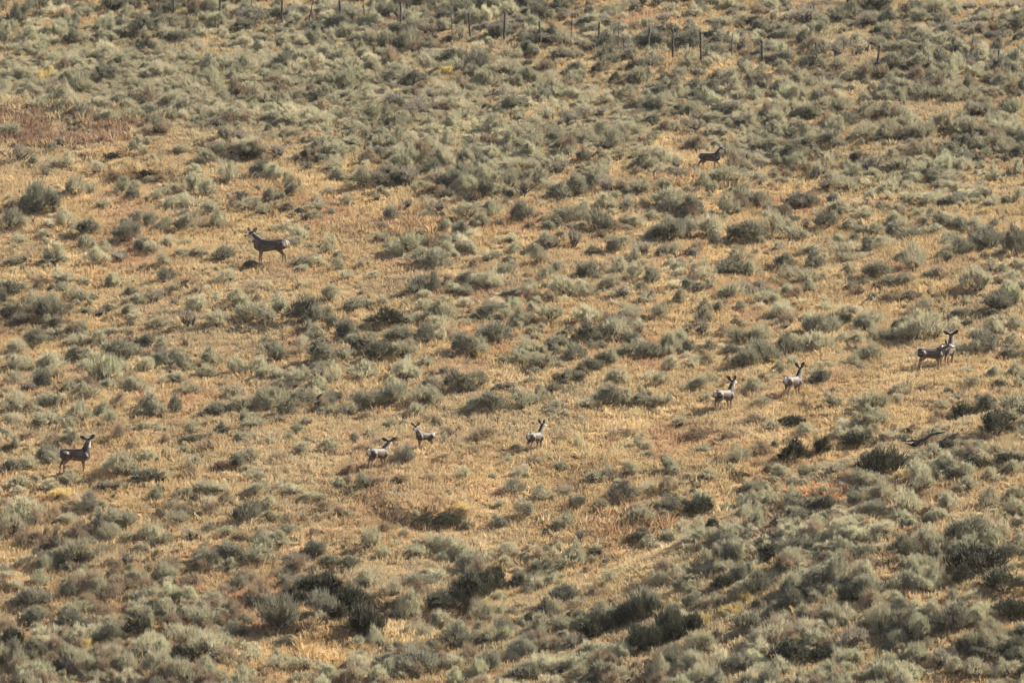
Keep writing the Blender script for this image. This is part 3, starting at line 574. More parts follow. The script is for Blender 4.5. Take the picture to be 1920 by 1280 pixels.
def scatter_object(name, protos, pts, rots, scls, index, label, cat):
    """one mass: small real plants stood on the ground at the given points"""
    pc = bpy.data.collections.new(name + '_kinds')
    for i, me in enumerate(protos):
        o = bpy.data.objects.new('%s_kind_%03d' % (name, i), me); pc.objects.link(o)
    me = bpy.data.meshes.new(name)
    me.from_pydata([tuple(p) for p in pts], [], [])
    a = me.attributes.new('turn', 'FLOAT_VECTOR', 'POINT'); a.data.foreach_set('vector', np.asarray(rots, np.float32).ravel())
    a = me.attributes.new('size', 'FLOAT_VECTOR', 'POINT'); a.data.foreach_set('vector', np.asarray(scls, np.float32).ravel())
    a = me.attributes.new('which', 'INT', 'POINT'); a.data.foreach_set('value', np.asarray(index, np.int32))
    ob = link(name, me)
    ng = bpy.data.node_groups.new(name, 'GeometryNodeTree')
    ng.interface.new_socket('Geometry', in_out='INPUT', socket_type='NodeSocketGeometry')
    ng.interface.new_socket('Geometry', in_out='OUTPUT', socket_type='NodeSocketGeometry')
    n_in = ng.nodes.new('NodeGroupInput'); n_out = ng.nodes.new('NodeGroupOutput')
    ci = ng.nodes.new('GeometryNodeCollectionInfo'); ci.inputs[0].default_value = pc
    ci.inputs[1].default_value = True; ci.inputs[2].default_value = True
    iop = ng.nodes.new('GeometryNodeInstanceOnPoints')
    def named(nm, dt):
        n = ng.nodes.new('GeometryNodeInputNamedAttribute'); n.data_type = dt; n.inputs[0].default_value = nm; return n.outputs[0]
    L = ng.links.new
    L(n_in.outputs[0], iop.inputs['Points']); L(ci.outputs[0], iop.inputs['Instance'])
    iop.inputs['Pick Instance'].default_value = True
    L(named('which', 'INT'), iop.inputs['Instance Index'])
    L(named('turn', 'FLOAT_VECTOR'), iop.inputs['Rotation'])
    L(named('size', 'FLOAT_VECTOR'), iop.inputs['Scale'])
    L(iop.outputs[0], n_out.inputs[0])
    md = ob.modifiers.new('scatter', 'NODES'); md.node_group = ng
    tag(ob, label, cat, None, 'stuff')
    return ob

protos = []; proto_of = {}
for tone in 'gdDpwbv':
    for s in dict.fromkeys(TONE_SHAPES[tone]):
        for i in range(len(SHAPES[s])):
            F, S = SHAPES[s][i]
            v = F.v + S.v; o = len(F.v)
            f = F.f + [tuple(k + o for k in q) for q in S.f]
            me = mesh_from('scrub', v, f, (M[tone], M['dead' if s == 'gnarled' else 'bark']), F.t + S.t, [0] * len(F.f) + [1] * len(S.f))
            proto_of.setdefault(tone, []).append((len(protos), SHAPE_H[s][i])); protos.append(me)
pts, rots, scls, index = [], [], [], []
def put(p, tone, w, h):
    k, H = rr.choice(proto_of[tone])
    pts.append((p[0], p[1], p[2] - .02)); rots.append((0, 0, rr.uniform(0, 6.283)))
    scls.append((w, w * rr.uniform(.85, 1.1), max(h, .3 * w) / H)); index.append(k)
for p in rest_sage:
    put(p['pos'], p['t'], p['wm'], p['hm'])
NF = 40000
fx = RNG.uniform(-140, 2060, NF); fy = RNG.uniform(-110, 1420, NF)
dn = dens_at(fx, fy)
keep = RNG.random(NF) < np.where(dn < 4.2, .55, 1.05) * (dn / 9) ** 1.5 * np.clip(.42 + .13 * np.maximum(dn - 5, 0) + 1.7 * vnoise(fx / 85, fy / 42, 9) + .9 * vnoise(fx / 30, fy / 18, 10), 0.06, 1.3)
fx, fy = fx[keep], fy[keep]
okd = clear_of_deer(fx, fy, 22)
okd &= ~((((fx - 90) / 175) ** 2 + ((fy - 238) / 32) ** 2 < 1) & (RNG.random(len(fx)) < .85))
for p in PLANTS:
    if p['t'] == 'D': okd &= ~((np.abs(fx - p['px']) < p['w'] * .6) & (fy > p['py'] - p['h'] * .5) & (fy < p['py'] + 26))
fx, fy = fx[okd], fy[okd]
bx_, by_, bz_ = hit(fx, fy)
for px, py, x, y, z in zip(fx, fy, bx_, by_, bz_):
    up_left = max(0, 1 - px / 1000) * max(0, 1 - abs(py - 130) / 130)
    low_left = (py > 880) * max(0, 1 - px / 900)
    q = rr.random()
    if q < .85 * min(1, up_left * 2): tone = rr.choice('vvvp')
    elif py < 70 + px * .04 and rr.random() < .55: tone = rr.choice('dddwg')
    elif rr.random() < .35 * low_left + .06: tone = 'b'
    else: tone = rr.choice('ggggvvpdvwb' if py < 800 else ('gggpdvvbb' if px < 900 else 'ggppvvvdb'))
    w = rr.choice((rr.uniform(.2, .42), rr.uniform(.2, .45), rr.uniform(.35, .8))) * (1 if py < 1000 else 1.15) * (1.25 if py < 345 else 1)
    put((x, y, z), tone, w, w * (rr.uniform(.38, .6) if tone == 'v' else rr.uniform(.5, .85)))
# soft low cover that runs in bands over the upper slope
NC = 9000
cx_ = RNG.uniform(-120, 1500, NC); cy_ = RNG.uniform(55, 300, NC)
band = sstep(0, 1, 1.25 - np.abs(cy_ - (120 + .105 * np.maximum(cx_, 0))) / 85) * np.clip(.75 + 1.6 * vnoise(cx_ / 140, cy_ / 45, 31), .05, 1)
ck = RNG.random(NC) < band
ck &= clear_of_deer(cx_, cy_, 16)
cx_, cy_ = cx_[ck], cy_[ck]
for x, y, z in zip(*hit(cx_, cy_)):
    w = rr.uniform(.24, .5); put((x, y, z), rr.choice('vvvpvg'), w, w * rr.uniform(.45, .7))

scatter_object('scrub', protos, pts, rots, scls, index, 'smaller grey-green sagebrush filling in between the large bushes', 'scrub')

def tuft(seed, n, h, spread, lean=.45, wid=.010):
    r = np.random.default_rng(seed); g = Geo()
    for _ in range(n):
        th = r.uniform(0, 6.283); rad = spread * math.sqrt(r.random())
        q = np.array([rad * math.cos(th), rad * math.sin(th), -.03])
        d = np.array([math.cos(th) * lean * r.random(), math.sin(th) * lean * r.random(), 1]) + r.normal(0, .13, 3); d /= np.linalg.norm(d)
        l = h * r.uniform(.5, 1.15)
        side = np.cross(d, r.normal(0, 1, 3)); side /= np.linalg.norm(side)
        bend = np.array([d[0], d[1], -.15]) * l * .18
        w = wid * r.uniform(.6, 1.5)
        t = float(r.random())
        m = q + d * l * .6; e = q + d * l + bend
        g.add((q - side * w, q + side * w, m + side * w * .8, m - side * w * .8, e), ((0, 1, 2, 3), (3, 2, 4)), t)
    return g

gprotos = []; gidx = {}
for c in ('gold', 'straw', 'red', 'brown', 'grey', 'ember', 'rust'):
    for k, (n, h, sp) in enumerate(((26, .20, .14), (30, .25, .15), (20, .32, .11), (28, .16, .18))):
        g = tuft(300 + k * 7 + len(gprotos), n, h, sp)
        gidx.setdefault(c, []).append(len(gprotos)); gprotos.append(mesh_from('tuft', g.v, g.f, (G[c],), g.t))
NG = 20000
ty = RNG.uniform(262, 400, NG); tx = RNG.uniform(-1, 1, NG) * TAN_H * ty * 1.13
extra = []
for (cx, cy, rx, ry, n_) in ((80, 232, 230, 44, 1900), (1540, 928, 62, 13, 110), (1185, 985, 90, 30, 120), (620, 1220, 62, 26, 380), (760, 1190, 60, 22, 300), (1310, 340, 90, 14, 260), (740, 430, 130, 14, 120)):
    a_ = RNG.uniform(0, 6.283, n_); r_ = np.sqrt(RNG.random(n_))
    ex_, ey_, _ = hit(cx + rx * r_ * np.cos(a_), cy + ry * r_ * np.sin(a_)); extra.append((ex_, ey_))
tx = np.concatenate([tx] + [e_[0] for e_ in extra]); ty = np.concatenate([ty] + [e_[1] for e_ in extra])
tz = height(tx, ty)
tpx, tpy = project(tx, ty, tz)
PATCH = [  # cx, cy, rx, ry, colour, strength
    (90, 236, 200, 40, 'rust', .92), (1540, 928, 58, 16, 'ember', .55), (1185, 985, 90, 34, 'red', .6), (1310, 340, 90, 16, 'red', .6), (930, 925, 160, 26, 'red', .45),
    (1800, 1010, 120, 60, 'straw', .5), (620, 1220, 60, 26, 'gold', .95), (760, 1190, 60, 24, 'straw', .85), (1230, 1190, 90, 20, 'brown', .4), (1490, 950, 60, 18, 'red', .5),
    (330, 140, 420, 90, 'grey', .6), (760, 250, 420, 60, 'grey', .6), (1500, 290, 420, 60, 'grey', .45), (760, 470, 300, 50, 'gold', .4), (740, 430, 130, 16, 'brown', .7),
    (500, 880, 260, 26, 'straw', .5), (900, 860, 260, 30, 'straw', .5), (1650, 560, 130, 18, 'gold', .7), (1840, 405, 90, 20, 'gold', .9), (1500, 1150, 420, 130, 'grey', .5),
    (250, 1080, 300, 90, 'brown', .5), (1050, 700, 330, 26, 'gold', .4), (1250, 270, 70, 10, 'gold', .9), (150, 1080, 140, 40, 'red', .25), (1850, 1190, 80, 26, 'red', .5),
    (1630, 1250, 40, 20, 'red', .6), (850, 90, 260, 16, 'gold', .6), (400, 90, 130, 10, 'gold', .8), (1430, 130, 90, 14, 'gold', .6), (1700, 300, 80, 12, 'brown', .6), (1600, 985, 200, 30, 'straw', .4)]
n1 = vnoise(tx / 3.1, ty / 6.0, 21) + .6 * vnoise(tx / 1.1, ty / 2.2, 22)
n2 = vnoise(tx / 4.5, ty / 8.0, 23) + .5 * vnoise(tx / 1.3, ty / 2.5, 24)
bare = vnoise(tx / .9, ty / 1.6, 25) + .5 * vnoise(tx / 2.7, ty / 5, 26)
keepg = bare > -.42
near_plane = keepg
tidx = []; tp = []; tr = []; ts = []
rg = random.Random(5)
for i in np.nonzero(keepg)[0]:
    c = 'gold'
    if n1[i] > .26: c = 'straw'
    elif n1[i] < -.30: c = 'brown'
    elif n2[i] > .42: c = 'red'
    elif n2[i] < -.36: c = 'grey'
    if rg.random() < .14: c = rg.choice(('straw', 'brown', 'red', 'gold', 'grey'))
    for (cx, cy, rx, ry, col, st) in PATCH:
        q = ((tpx[i] - cx) / rx) ** 2 + ((tpy[i] - cy) / ry) ** 2
        if q < 1.6 and rg.random() < st * (1 if q < .7 else max(0, (1.6 - q) / .9)): c = col
    tidx.append(rg.choice(gidx[c])); tp.append((tx[i], ty[i], tz[i])); tr.append((rg.uniform(-.1, .1), rg.uniform(-.1, .1), rg.uniform(0, 6.283)))
    s = rg.uniform(.65, 1.2); big = 1.35 if i >= NG else 1; ts.append((s * 1.35 * big, s * 1.35 * big, s * big))
SWARD = sward_mat()
sward_idx = []
for k in range(5):
    r_ = np.random.default_rng(700 + k); n = 460; g = Geo()
    clump = r_.uniform(-.56, .56, (46, 2)); chh = r_.uniform(.55, 1.25, 46); ctt = r_.random(46)
    for _ in range(n):
        c_ = r_.integers(46)
        q = np.array([*(clump[c_] + r_.normal(0, .075, 2)), -.05])
        d = np.array([0, 0, 1.0]) + r_.normal(0, .24, 3); d /= np.linalg.norm(d)
        l = chh[c_] * r_.uniform(.12, .24); sd = np.cross(d, r_.normal(0, 1, 3)); sd /= np.linalg.norm(sd); w = r_.uniform(.011, .020)
        g.add((q - sd * w, q + sd * w, q + d * l + sd * w * .35, q + d * l - sd * w * .35), ((0, 1, 2, 3),), float(np.clip(.6 * ctt[c_] + .4 * r_.random(), 0, 1)))
    sward_idx.append(len(gprotos)); gprotos.append(mesh_from('sward', g.v, g.f, (SWARD,), g.t))
from mathutils import Quaternion
cy_ = np.arange(262, 400, .93)
for yy in cy_:
    half = TAN_H * yy * 1.12
    xs_ = np.arange(-half, half, .93) + RNG.uniform(0, .9)
    ys_ = yy + RNG.uniform(-.15, .15, len(xs_))
    zs_ = height(xs_, ys_)
    gx_ = (height(xs_ + .4, ys_) - height(xs_ - .4, ys_)) / .8; gy_ = (height(xs_, ys_ + .4) - height(xs_, ys_ - .4)) / .8
    for x_, y_, z_, a_, b_ in zip(xs_, ys_, zs_, gx_, gy_):
        nrm = Vector((-a_, -b_, 1)).normalized()
        q_ = Vector((0, 0, 1)).rotation_difference(nrm) @ Quaternion((0, 0, 1), rg.choice((0, 1, 2, 3)) * math.pi / 2 + rg.uniform(-.3, .3))
        tidx.append(rg.choice(sward_idx)); tp.append((x_, y_, z_)); tr.append(tuple(q_.to_euler())); s_ = rg.uniform(.8, 1.15); ts.append((1, 1, s_))
scatter_object('dry_grass', gprotos, tp, tr, ts, tidx, 'golden dry bunchgrass and reddish cheatgrass covering the slope', 'grass')

# ------------------------------------------------------------------ fence along the top
FENCE = [  # base x, base y, top x, top y, wooden
    (100, 15, 100, -33, 1), (143, 10, 144, -38, 0), (207, 23, 207, -26, 1), (253, 24, 253, -25, 0), (326, 27, 324, -24, 1), (413, 34, 412, -16, 1), (470, 38, 473, -12, 0), (528, 46, 529, -6, 1),
    (578, 45, 588, -4, 0), (639, 51, 637, 1, 1), (686, 51, 680, 1, 0), (752, 57, 751, 4, 1), (847, 66, 846, 20, 0), (882, 73, 879, 25, 1), (945, 79, 947, 22, 1), (1013, 86, 1011, 40, 1),
    (1070, 90, 1073, 35, 0), (1121, 92, 1124, 42, 1), (1159, 90, 1160, 50, 0), (1170, 99, 1170, 72, 0), (1215, 97, 1218, 51, 1), (1261, 110, 1262, 54, 1), (1315, 118, 1313, 60, 1), (1372, 112, 1373, 63, 0),
    (1429, 120, 1428, 77, 1), (1477, 122, 1478, 88, 0), (1530, 125, 1530, 80, 1), (1643, 137, 1649, 86, 1), (1745, 139, 1740, 98, 0), (1872, 141, 1873, 94, 1), (1990, 148, 1990, 98, 1)]
fence = bpy.data.objects.new('wire_fence', None); COL.objects.link(fence)
hx, hy, hz = hit([f[0] for f in FENCE], [f[1] for f in FENCE])
fence.location = (hx[14], hy[14], hz[14])
tag(fence, 'old wire fence of weathered wood and steel posts crossing the top slope', 'fence')
post_tops = []
for k, f in enumerate(FENCE):
    x, y, z = hx[k], hy[k], hz[k]
    H = (f[1] - f[3]) / pxm(y); lean = (f[2] - f[0]) / pxm(y)
    r_ = np.random.default_rng(900 + k)
    rad = (.048 if f[4] else .024) * r_.uniform(.85, 1.15)
    seg = 8 if f[4] else 4
    P = [(x, y, z - .15)]; RD = [rad * 1.08]
    for t in (.25, .5, .75, .985, 1.0):
        P.append((x + lean * t + r_.normal(0, .008), y + r_.normal(0, .008), z + H * t)); RD.append(rad * (1 - .12 * t) * (1 if t < 1 else .55))
    v, fc = tube(P, RD, seg)
    v = [np.asarray(q) - np.array(fence.location) for q in v]
    o = link('post', mesh_from('post', v, fc, (M['post' if f[4] else 'steel'],)), fence)
    post_tops.append((x, y, z, H, lean))
for q in range(4):
    frac = (.22, .45, .68, .92)[q]
    P = []
    for (a, b) in zip(post_tops[:-1], post_tops[1:]):
        for t in (0, .5):
            x = a[0] + (b[0] - a[0]) * t; y = a[1] + (b[1] - a[1]) * t
            za = a[2] + 1.15 * frac; zb = b[2] + 1.15 * frac
            P.append((x + (a[4] * frac if t == 0 else 0), y - .06, za + (zb - za) * t - (.05 if t else 0)))
    P.append((post_tops[-1][0], post_tops[-1][1] - .06, post_tops[-1][2] + 1.15 * frac))
    v, fc = tube(P, [.0028] * len(P), 3)
    v = [np.asarray(p) - np.array(fence.location) for p in v]
    link('wire_strand', mesh_from('wire_strand', v, fc, (M['wire'],)), fence)

# ------------------------------------------------------------------ dead wood
def snag(seed, size, spread=.5, arms=4, low=False):
    r = np.random.default_rng(seed); g = Geo()
    def grow(p, d, l, rad, depth):
        P = [p]; RD = [rad]
        for k in range(3):
            d = d + r.normal(0, .28, 3); d /= np.linalg.norm(d)
            P.append(P[-1] + d * l / 3); RD.append(rad * (1 - .24 * (k + 1)))
        g.add(*tube(P, RD, 5))
        if depth:
            for _ in range(2):
                k = r.integers(1, 4)
                nd_ = d + r.normal(0, .7, 3); nd_ /= np.linalg.norm(nd_)
                grow(P[k] - nd_ * RD[k] * .5, nd_, l * r.uniform(.4, .7), RD[k] * .7, depth - 1)
    for k in range(arms):
        th = r.uniform(0, 6.283)
        d = np.array([math.cos(th) * spread, math.sin(th) * spread * .6, .25 if low else 1.0]); d /= np.linalg.norm(d)
        grow(np.array([r.normal(0, .03), r.normal(0, .03), -.06]), d, size * r.uniform(.6, 1.1), .032 * r.uniform(.7, 1.2) * max(1, size), 2)
    return g
SNAGS = [(446, 440, 26, 1), (271, 590, 22, 1), (575, 515, 14, 0), (372, 553, 26, 1), (262, 945, 14, 0), (636, 944, 22, 1), (797, 683, 24, 1), (848, 672, 26, 4), (845, 782, 16, 1), (933, 793, 20, 1),
         (835, 695, 10, 1), (757, 1064, 18, 1), (840, 1105, 14, 1), (934, 985, 26, 1), (1083, 925, 22, 3), (816, 1113, 14, 2), (1671, 810, 18, 1), (1326, 876, 18, 2), (1752, 356, 18, 3), (1465, 378, 14, 1),
         (1554, 450, 12, 2), (1617, 570, 24, 3), (1793, 577, 16, 2), (1868, 600, 14, 3), (978, 370, 34, 4), (842, 550, 22, 2), (1078, 1020, 18, 3), (1726, 973, 14, 3), (1440, 652, 22, 3), (1545, 680, 16, 3),
         (155, 785, 12, 2), (300, 805, 10, 2), (20, 300, 24, 3), (700, 160, 18, 3), (990, 65, 30, 4), (1045, 82, 22, 3), (1475, 90, 20, 3), (1622, 105, 22, 3), (1660, 150, 20, 3), (1345, 1250, 16, 3),
         (1563, 1215, 26, 3), (1475, 1040, 18, 3), (1817, 1085, 22, 3), (500, 1118, 22, 3), (1836, 25, 26, 4), (1530, 30, 24, 4), (1188, 30, 24, 4), (810, 70, 22, 3), (60, 420, 18, 2), (445, 620, 20, 3)]
items = []
sx, sy, sz = hit([s[0] for s in SNAGS], [s[1] for s in SNAGS])
for k, s in enumerate(SNAGS):
    size = s[2] / pxm(sy[k]) * 1.15
    g = snag(1000 + k, size, .45 if s[3] < 3 else .8, s[3] + 1 if s[3] else 1, low=s[3] == 0)
    o = link('dead_branch', mesh_from('dead_branch', g.v, g.f, (M['dead'],), g.t), None, (sx[k], sy[k], sz[k]), (0, 0, rr.uniform(0, 6)))
    o['category'] = 'dead branch'; o['group'] = 'dead branches sticking up from the scrub'
    items.append((s[0], s[1] - s[2] / 2, o, s))
place_labels(items, lambda s: 'small lone dead branch' if s[3] < 2 else 'forked dead branch' if s[3] < 3 else 'many-armed dead shrub')

# fallen trunk at the dark cut bank and the charred stump
x, y, z = (float(q[0]) for q in hit([1752], [838]))
g = Geo()
rt = np.random.default_rng(77)
def limb(p, d, l, rad, depth):
    P = [np.asarray(p, float)]; RD = [rad]
    for k in range(5):
        d = d + rt.normal(0, .22, 3); d[2] = max(d[2], -.15); d = d / np.linalg.norm(d)
        P.append(P[-1] + d * l / 5); RD.append(rad * (1 - .17 * (k + 1)) * rt.uniform(.85, 1.15))
    g.add(*tube(P, RD, 7))
    if depth:
        for _ in range(4):
            k = rt.integers(1, 6); e = d + rt.normal(0, .75, 3); e[2] = abs(e[2]); e /= np.linalg.norm(e)
            limb(P[k] - e * RD[k] * .4, e, l * rt.uniform(.3, .55), RD[k] * .6, depth - 1)
limb((-.75, 0, .06), np.array([1, .1, .10]), 1.25, .085, 2)
limb((.10, .02, .12), np.array([.8, .1, .45]), .75, .06, 2)
limb((-.6, -.05, .05), np.array([-.8, -.1, .25]), .5, .05, 1)
o = link('fallen_trunk', mesh_from('fallen_trunk', g.v, g.f, (M['char'],), g.t), None, (x, y, z))
tag(o, 'twisted dark dead trunk lying in the hollow of the cut bank', 'dead trunk')
x, y, z = (float(q[0]) for q in hit([602], [754]))
g = Geo()
for pts_, rad in ((((-.16, 0, -.05), (-.08, .0, .12), (.06, .02, .24), (.22, .03, .32)), (.12, .13, .10, .05)), (((-.14, 0, .1), (-.18, -.03, -.02), (-.13, -.04, -.12)), (.05, .04, .03)), (((.06, .02, .2), (.2, 0, .14), (.3, 0, .04)), (.06, .05, .03))):
    g.add(*tube(pts_, rad, 8))
o = link('charred_stump', mesh_from('charred_stump', g.v, g.f, (M['char'],), g.t), None, (x, y, z))
tag(o, 'black charred stump half hidden beside a dark sagebrush', 'stump')

# ------------------------------------------------------------------ deer
def coat_mat():
    m, nt, out = new_mat('deer_coat')
    L = nt.links.new
    att = nd(nt, 'ShaderNodeAttribute', attribute_name='coat')
    tc = nd(nt, 'ShaderNodeTexCoord')
    n = nd(nt, 'ShaderNodeTexNoise'); n.inputs['Scale'].default_value = 22; n.inputs['Detail'].default_value = 6
    L(tc.outputs['Object'], n.inputs['Vector'])
    mr = nd(nt, 'ShaderNodeMapRange'); mr.inputs[1].default_value = .3; mr.inputs[2].default_value = .7; mr.inputs[3].default_value = .78; mr.inputs[4].default_value = 1.2
    L(n.outputs['Fac'], mr.inputs[0])
    hsv = nd(nt, 'ShaderNodeHueSaturation'); L(att.outputs['Color'], hsv.inputs['Color']); L(mr.outputs[0], hsv.inputs['Value'])
    bs = nd(nt, 'ShaderNodeBsdfPrincipled'); bs.inputs['Roughness'].default_value = .62
    bs.inputs['Specular IOR Level'].default_value = .26; bs.inputs['Sheen Weight'].default_value = .15; bs.inputs['Sheen Roughness'].default_value = .4
    L(hsv.outputs[0], bs.inputs['Base Color'])
    bp = nd(nt, 'ShaderNodeBump'); bp.inputs['Strength'].default_value = .35; bp.inputs['Distance'].default_value = .01
    L(n.outputs['Fac'], bp.inputs['Height']); L(bp.outputs[0], bs.inputs['Normal'])
    L(bs.outputs[0], out.inputs[0])
    return m
M['coat'] = coat_mat()
M['eye'] = bark_mat('deer_eye', (.006, .005, .004), (.012, .01, .009))

def loft(path, rv, rl, upv, segs=12):
    """closed loft of ellipses; rv along upv, rl sideways"""
    P = [np.asarray(p, float) for p in path]; vs = []; fs = []
    for i, p in enumerate(P):
        d = P[min(i + 1, len(P) - 1)] - P[max(i - 1, 0)]; d /= np.linalg.norm(d)
        u = np.asarray(upv, float); u = u - d * np.dot(u, d); u /= np.linalg.norm(u)
        s = np.cross(d, u)
        for k in range(segs):
            t = 2 * math.pi * k / segs
            vs.append(p + rv[i] * math.cos(t) * u + rl[i] * math.sin(t) * s)
    for i in range(len(P) - 1):
        for k in range(segs):
            k2 = (k + 1) % segs
            fs.append((i * segs + k, (i + 1) * segs + k, (i + 1) * segs + k2, i * segs + k2))
    n = len(P)
    fs.append(tuple(range(segs))); fs.append(tuple((n - 1) * segs + k for k in range(segs))[::-1])
    return vs, fs

def rot(v, axis_, deg):
    return np.array(Matrix.Rotation(R(deg), 3, axis_) @ Vector(v))

COAT = dict(coat=(.074, .059, .046), back=(.024, .019, .016), belly=(.12, .098, .074), white=(.44, .41, .36), leg=(.24, .165, .10), dark=(.032, .027, .024), face=(.12, .105, .09), black=(.012, .011, .011), ear_in=(.16, .14, .12), ear_out=(.05, .042, .037))

def make_deer(pose):
    """one deer standing with x forward; the body, head and legs grow as one surface"""
    npitch, nyaw = pose.get('neck', (62, 0)); hpitch, hyaw = pose.get('head', (-8, 0))
    neck_len = pose.get('neck_len', .40); ear_spread = pose.get('ears', (55, 55)); legs = pose.get('legs', ((0, 0), (0, 0), (0, 0), (0, 0)))
    parts = []; skel = []           # skel: (region, point, extra)
    def add(region, path, rv, rl, upv, segs=12):
        parts.append(loft(path, rv, rl, upv, segs))
        P = [np.asarray(p, float) for p in path]
        for i in range(len(P) - 1):
            for t in (0, .33, .66):
                skel.append((region, P[i] * (1 - t) + P[i + 1] * t, (i + t) / (len(P) - 1), (rv[i] * (1 - t) + rv[i + 1] * t)))
    body = [(-.615, .815, .03, .03), (-.59, .805, .11, .085), (-.52, .79, .165, .125), (-.42, .775, .195, .152), (-.26, .765, .192, .150), (-.05, .748, .200, .160), (.16, .735, .222, .162), (.33, .74, .232, .142), (.45, .755, .205, .125), (.53, .775, .15, .095), (.575, .79, .06, .05)]
    add('body', [(b[0], 0, b[1]) for b in body], [b[2] for b in body], [b[3] for b in body], (0, 0, 1), 16)
    # neck
    nd0 = np.array([math.cos(R(npitch)), 0, math.sin(R(npitch))]); nd1 = rot(nd0, 'Z', nyaw)
    B = np.array([.40, 0, .83])
    mid = B + nd0 * neck_len * .45 * .6 + nd1 * neck_len * .45 * .4
    poll = mid + nd1 * neck_len * .62
    add('neck', (B - nd0 * .12, B, (B + mid) / 2, mid, (mid + poll) / 2, poll), (.185, .205, .180, .150, .122, .100), (.11, .142, .125, .106, .090, .078), (-1, 0, .4), 12)
    # head
    hd = rot((math.cos(R(hpitch)), 0, math.sin(R(hpitch))), 'Z', hyaw)
    hup = rot((-math.sin(R(hpitch)), 0, math.cos(R(hpitch))), 'Z', hyaw); hs = np.cross(hup, hd)
    h0 = poll + hup * .01
    hp = [h0 + hd * t for t in (-.085, -.055, .0, .075, .15, .215, .275, .31, .325)]
    add('head', hp, (.035, .075, .102, .102, .082, .062, .052, .04, .012), (.035, .07, .087, .083, .066, .05, .044, .034, .012), hup, 12)
    # legs: front left, front right, hind left, hind right; (swing of the hoof, lift)
    for q, (sw, lift) in enumerate(legs):
        s = 1 if q % 2 == 0 else -1
        if q < 2:
            pp = [(.35, .085 * s, .80), (.37, .112 * s, .68), (.315 + sw * .1, .10 * s, .545), (.345 + sw * .55 + lift * .3, .088 * s, .335 + lift * .1), (.335 + sw * .9, .085 * s, .12 + lift * .5), (.35 + sw, .085 * s, .055 + lift * .6), (.375 + sw + lift * .1, .085 * s, .0 + lift * .6)]
            rv_ = (.11, .125, .074, .038, .025, .028, .031)
        else:
            pp = [(-.40, .07 * s, .82), (-.38, .112 * s, .72), (-.31 + sw * .15, .115 * s, .585), (-.47 + sw * .5, .095 * s, .405 + lift * .2), (-.475 + sw * .9, .088 * s, .13 + lift * .5), (-.455 + sw, .088 * s, .06 + lift * .6), (-.425 + sw, .088 * s, .0 + lift * .6)]
            rv_ = (.15, .175, .112, .045, .027, .029, .032)
        rl_ = [r_ * (.75 if i < 3 else .9) for i, r_ in enumerate(rv_)]
        add('leg', pp, rv_, rl_, (1, 0, 0), 10)
    # tail
    tl = pose.get('tail', 0)
    add('tail', ((-.58, 0, .90), (-.625, 0, .86), (-.645 - .05 * tl, 0, .78 + .12 * tl), (-.65 - .10 * tl, 0, .69 + .26 * tl)), (.03, .032, .030, .018), (.035, .038, .034, .02), (1, 0, 0), 8)
    vs = []; fs = []
    for v, f in parts:
        o = len(vs); vs += [tuple(p) for p in v]; fs += [tuple(i + o for i in q) for q in f]
    tmp = bpy.data.objects.new('tmp_body', mesh_from('tmp_body', vs, fs))
    COL.objects.link(tmp)
    rm = tmp.modifiers.new('r', 'REMESH'); rm.mode = 'VOXEL'; rm.voxel_size = .0155
    sm = tmp.modifiers.new('s', 'SMOOTH'); sm.factor = .5; sm.iterations = 3
    dg = bpy.context.evaluated_depsgraph_get(); dg.update()
    me = bpy.data.meshes.new_from_object(tmp.evaluated_get(dg))
    bpy.data.objects.remove(tmp)
    n = len(me.vertices); co = np.empty(n * 3); me.vertices.foreach_get('co', co); co = co.reshape(-1, 3)
    SP = np.array([s[1] for s in skel]); SR = np.array([max(s[3], .02) for s in skel])
    col = np.empty((n, 3))
    C = {k: np.array(v) for k, v in COAT.items()}
    def mixc(a, b, t): return a * (1 - t) + b * t
    for i in range(n):
        p = co[i]
        k = int(np.argmin(np.linalg.norm(SP - p, axis=1) / SR)); reg, c, t, _ = skel[k]
        if reg == 'body' or (reg == 'leg' and p[2] > .62):
            q = (p[2] - .75) / .21
            colr = mixc(C['coat'], C['back'], float(sstep(.62, .98, q)))
            colr = mixc(colr, C['belly'], float(sstep(-.5, -.95, -abs(q)) if q < -.5 else 0) * (1 if p[0] < .25 else .2))
            if p[0] > .36 and p[2] < .72: colr = mixc(colr, C['dark'], .45)
            rump = float(sstep(-.515, -.575, -abs(p[0])) if False else (1 - sstep(-.595, -.555, p[0]))) * float(1 - sstep(.10, .14, abs(p[1]))) * float(sstep(.60, .66, p[2]))
            colr = mixc(colr, C['white'], rump)
        elif reg == 'leg':
            colr = mixc(C['leg'], C['coat'], float(sstep(.40, .62, p[2])))
            if p[2] < .045: colr = C['black']
        elif reg == 'neck':
            front = np.dot(p - c, np.array([1, 0, -.2]) if abs(nyaw) < 20 else rot((1, 0, -.2), 'Z', nyaw))
            colr = mixc(C['coat'], C['back'], float(sstep(.03, .08, -front)) * .6)
            if t > .62 and front > .035: colr = mixc(colr, C['white'], .9)
        elif reg == 'head':
            a = float(np.dot(p - h0, hd)); upq = float(np.dot(p - h0 - hd * a, hup))
            colr = C['face']
            if a < .13 and upq > .02: colr = mixc(C['dark'], C['back'], .4)
            if upq < -.03 and a < .2: colr = C['white']
            if a > .16: colr = mixc(C['face'], C['white'], .6)
            if a > .285: colr = C['black']
        else:
            colr = C['white'] if t < .72 else C['black']
        col[i] = colr
    # ears: cupped leaves grown onto the crown of the head
    ev = []; ef = []; ec = []
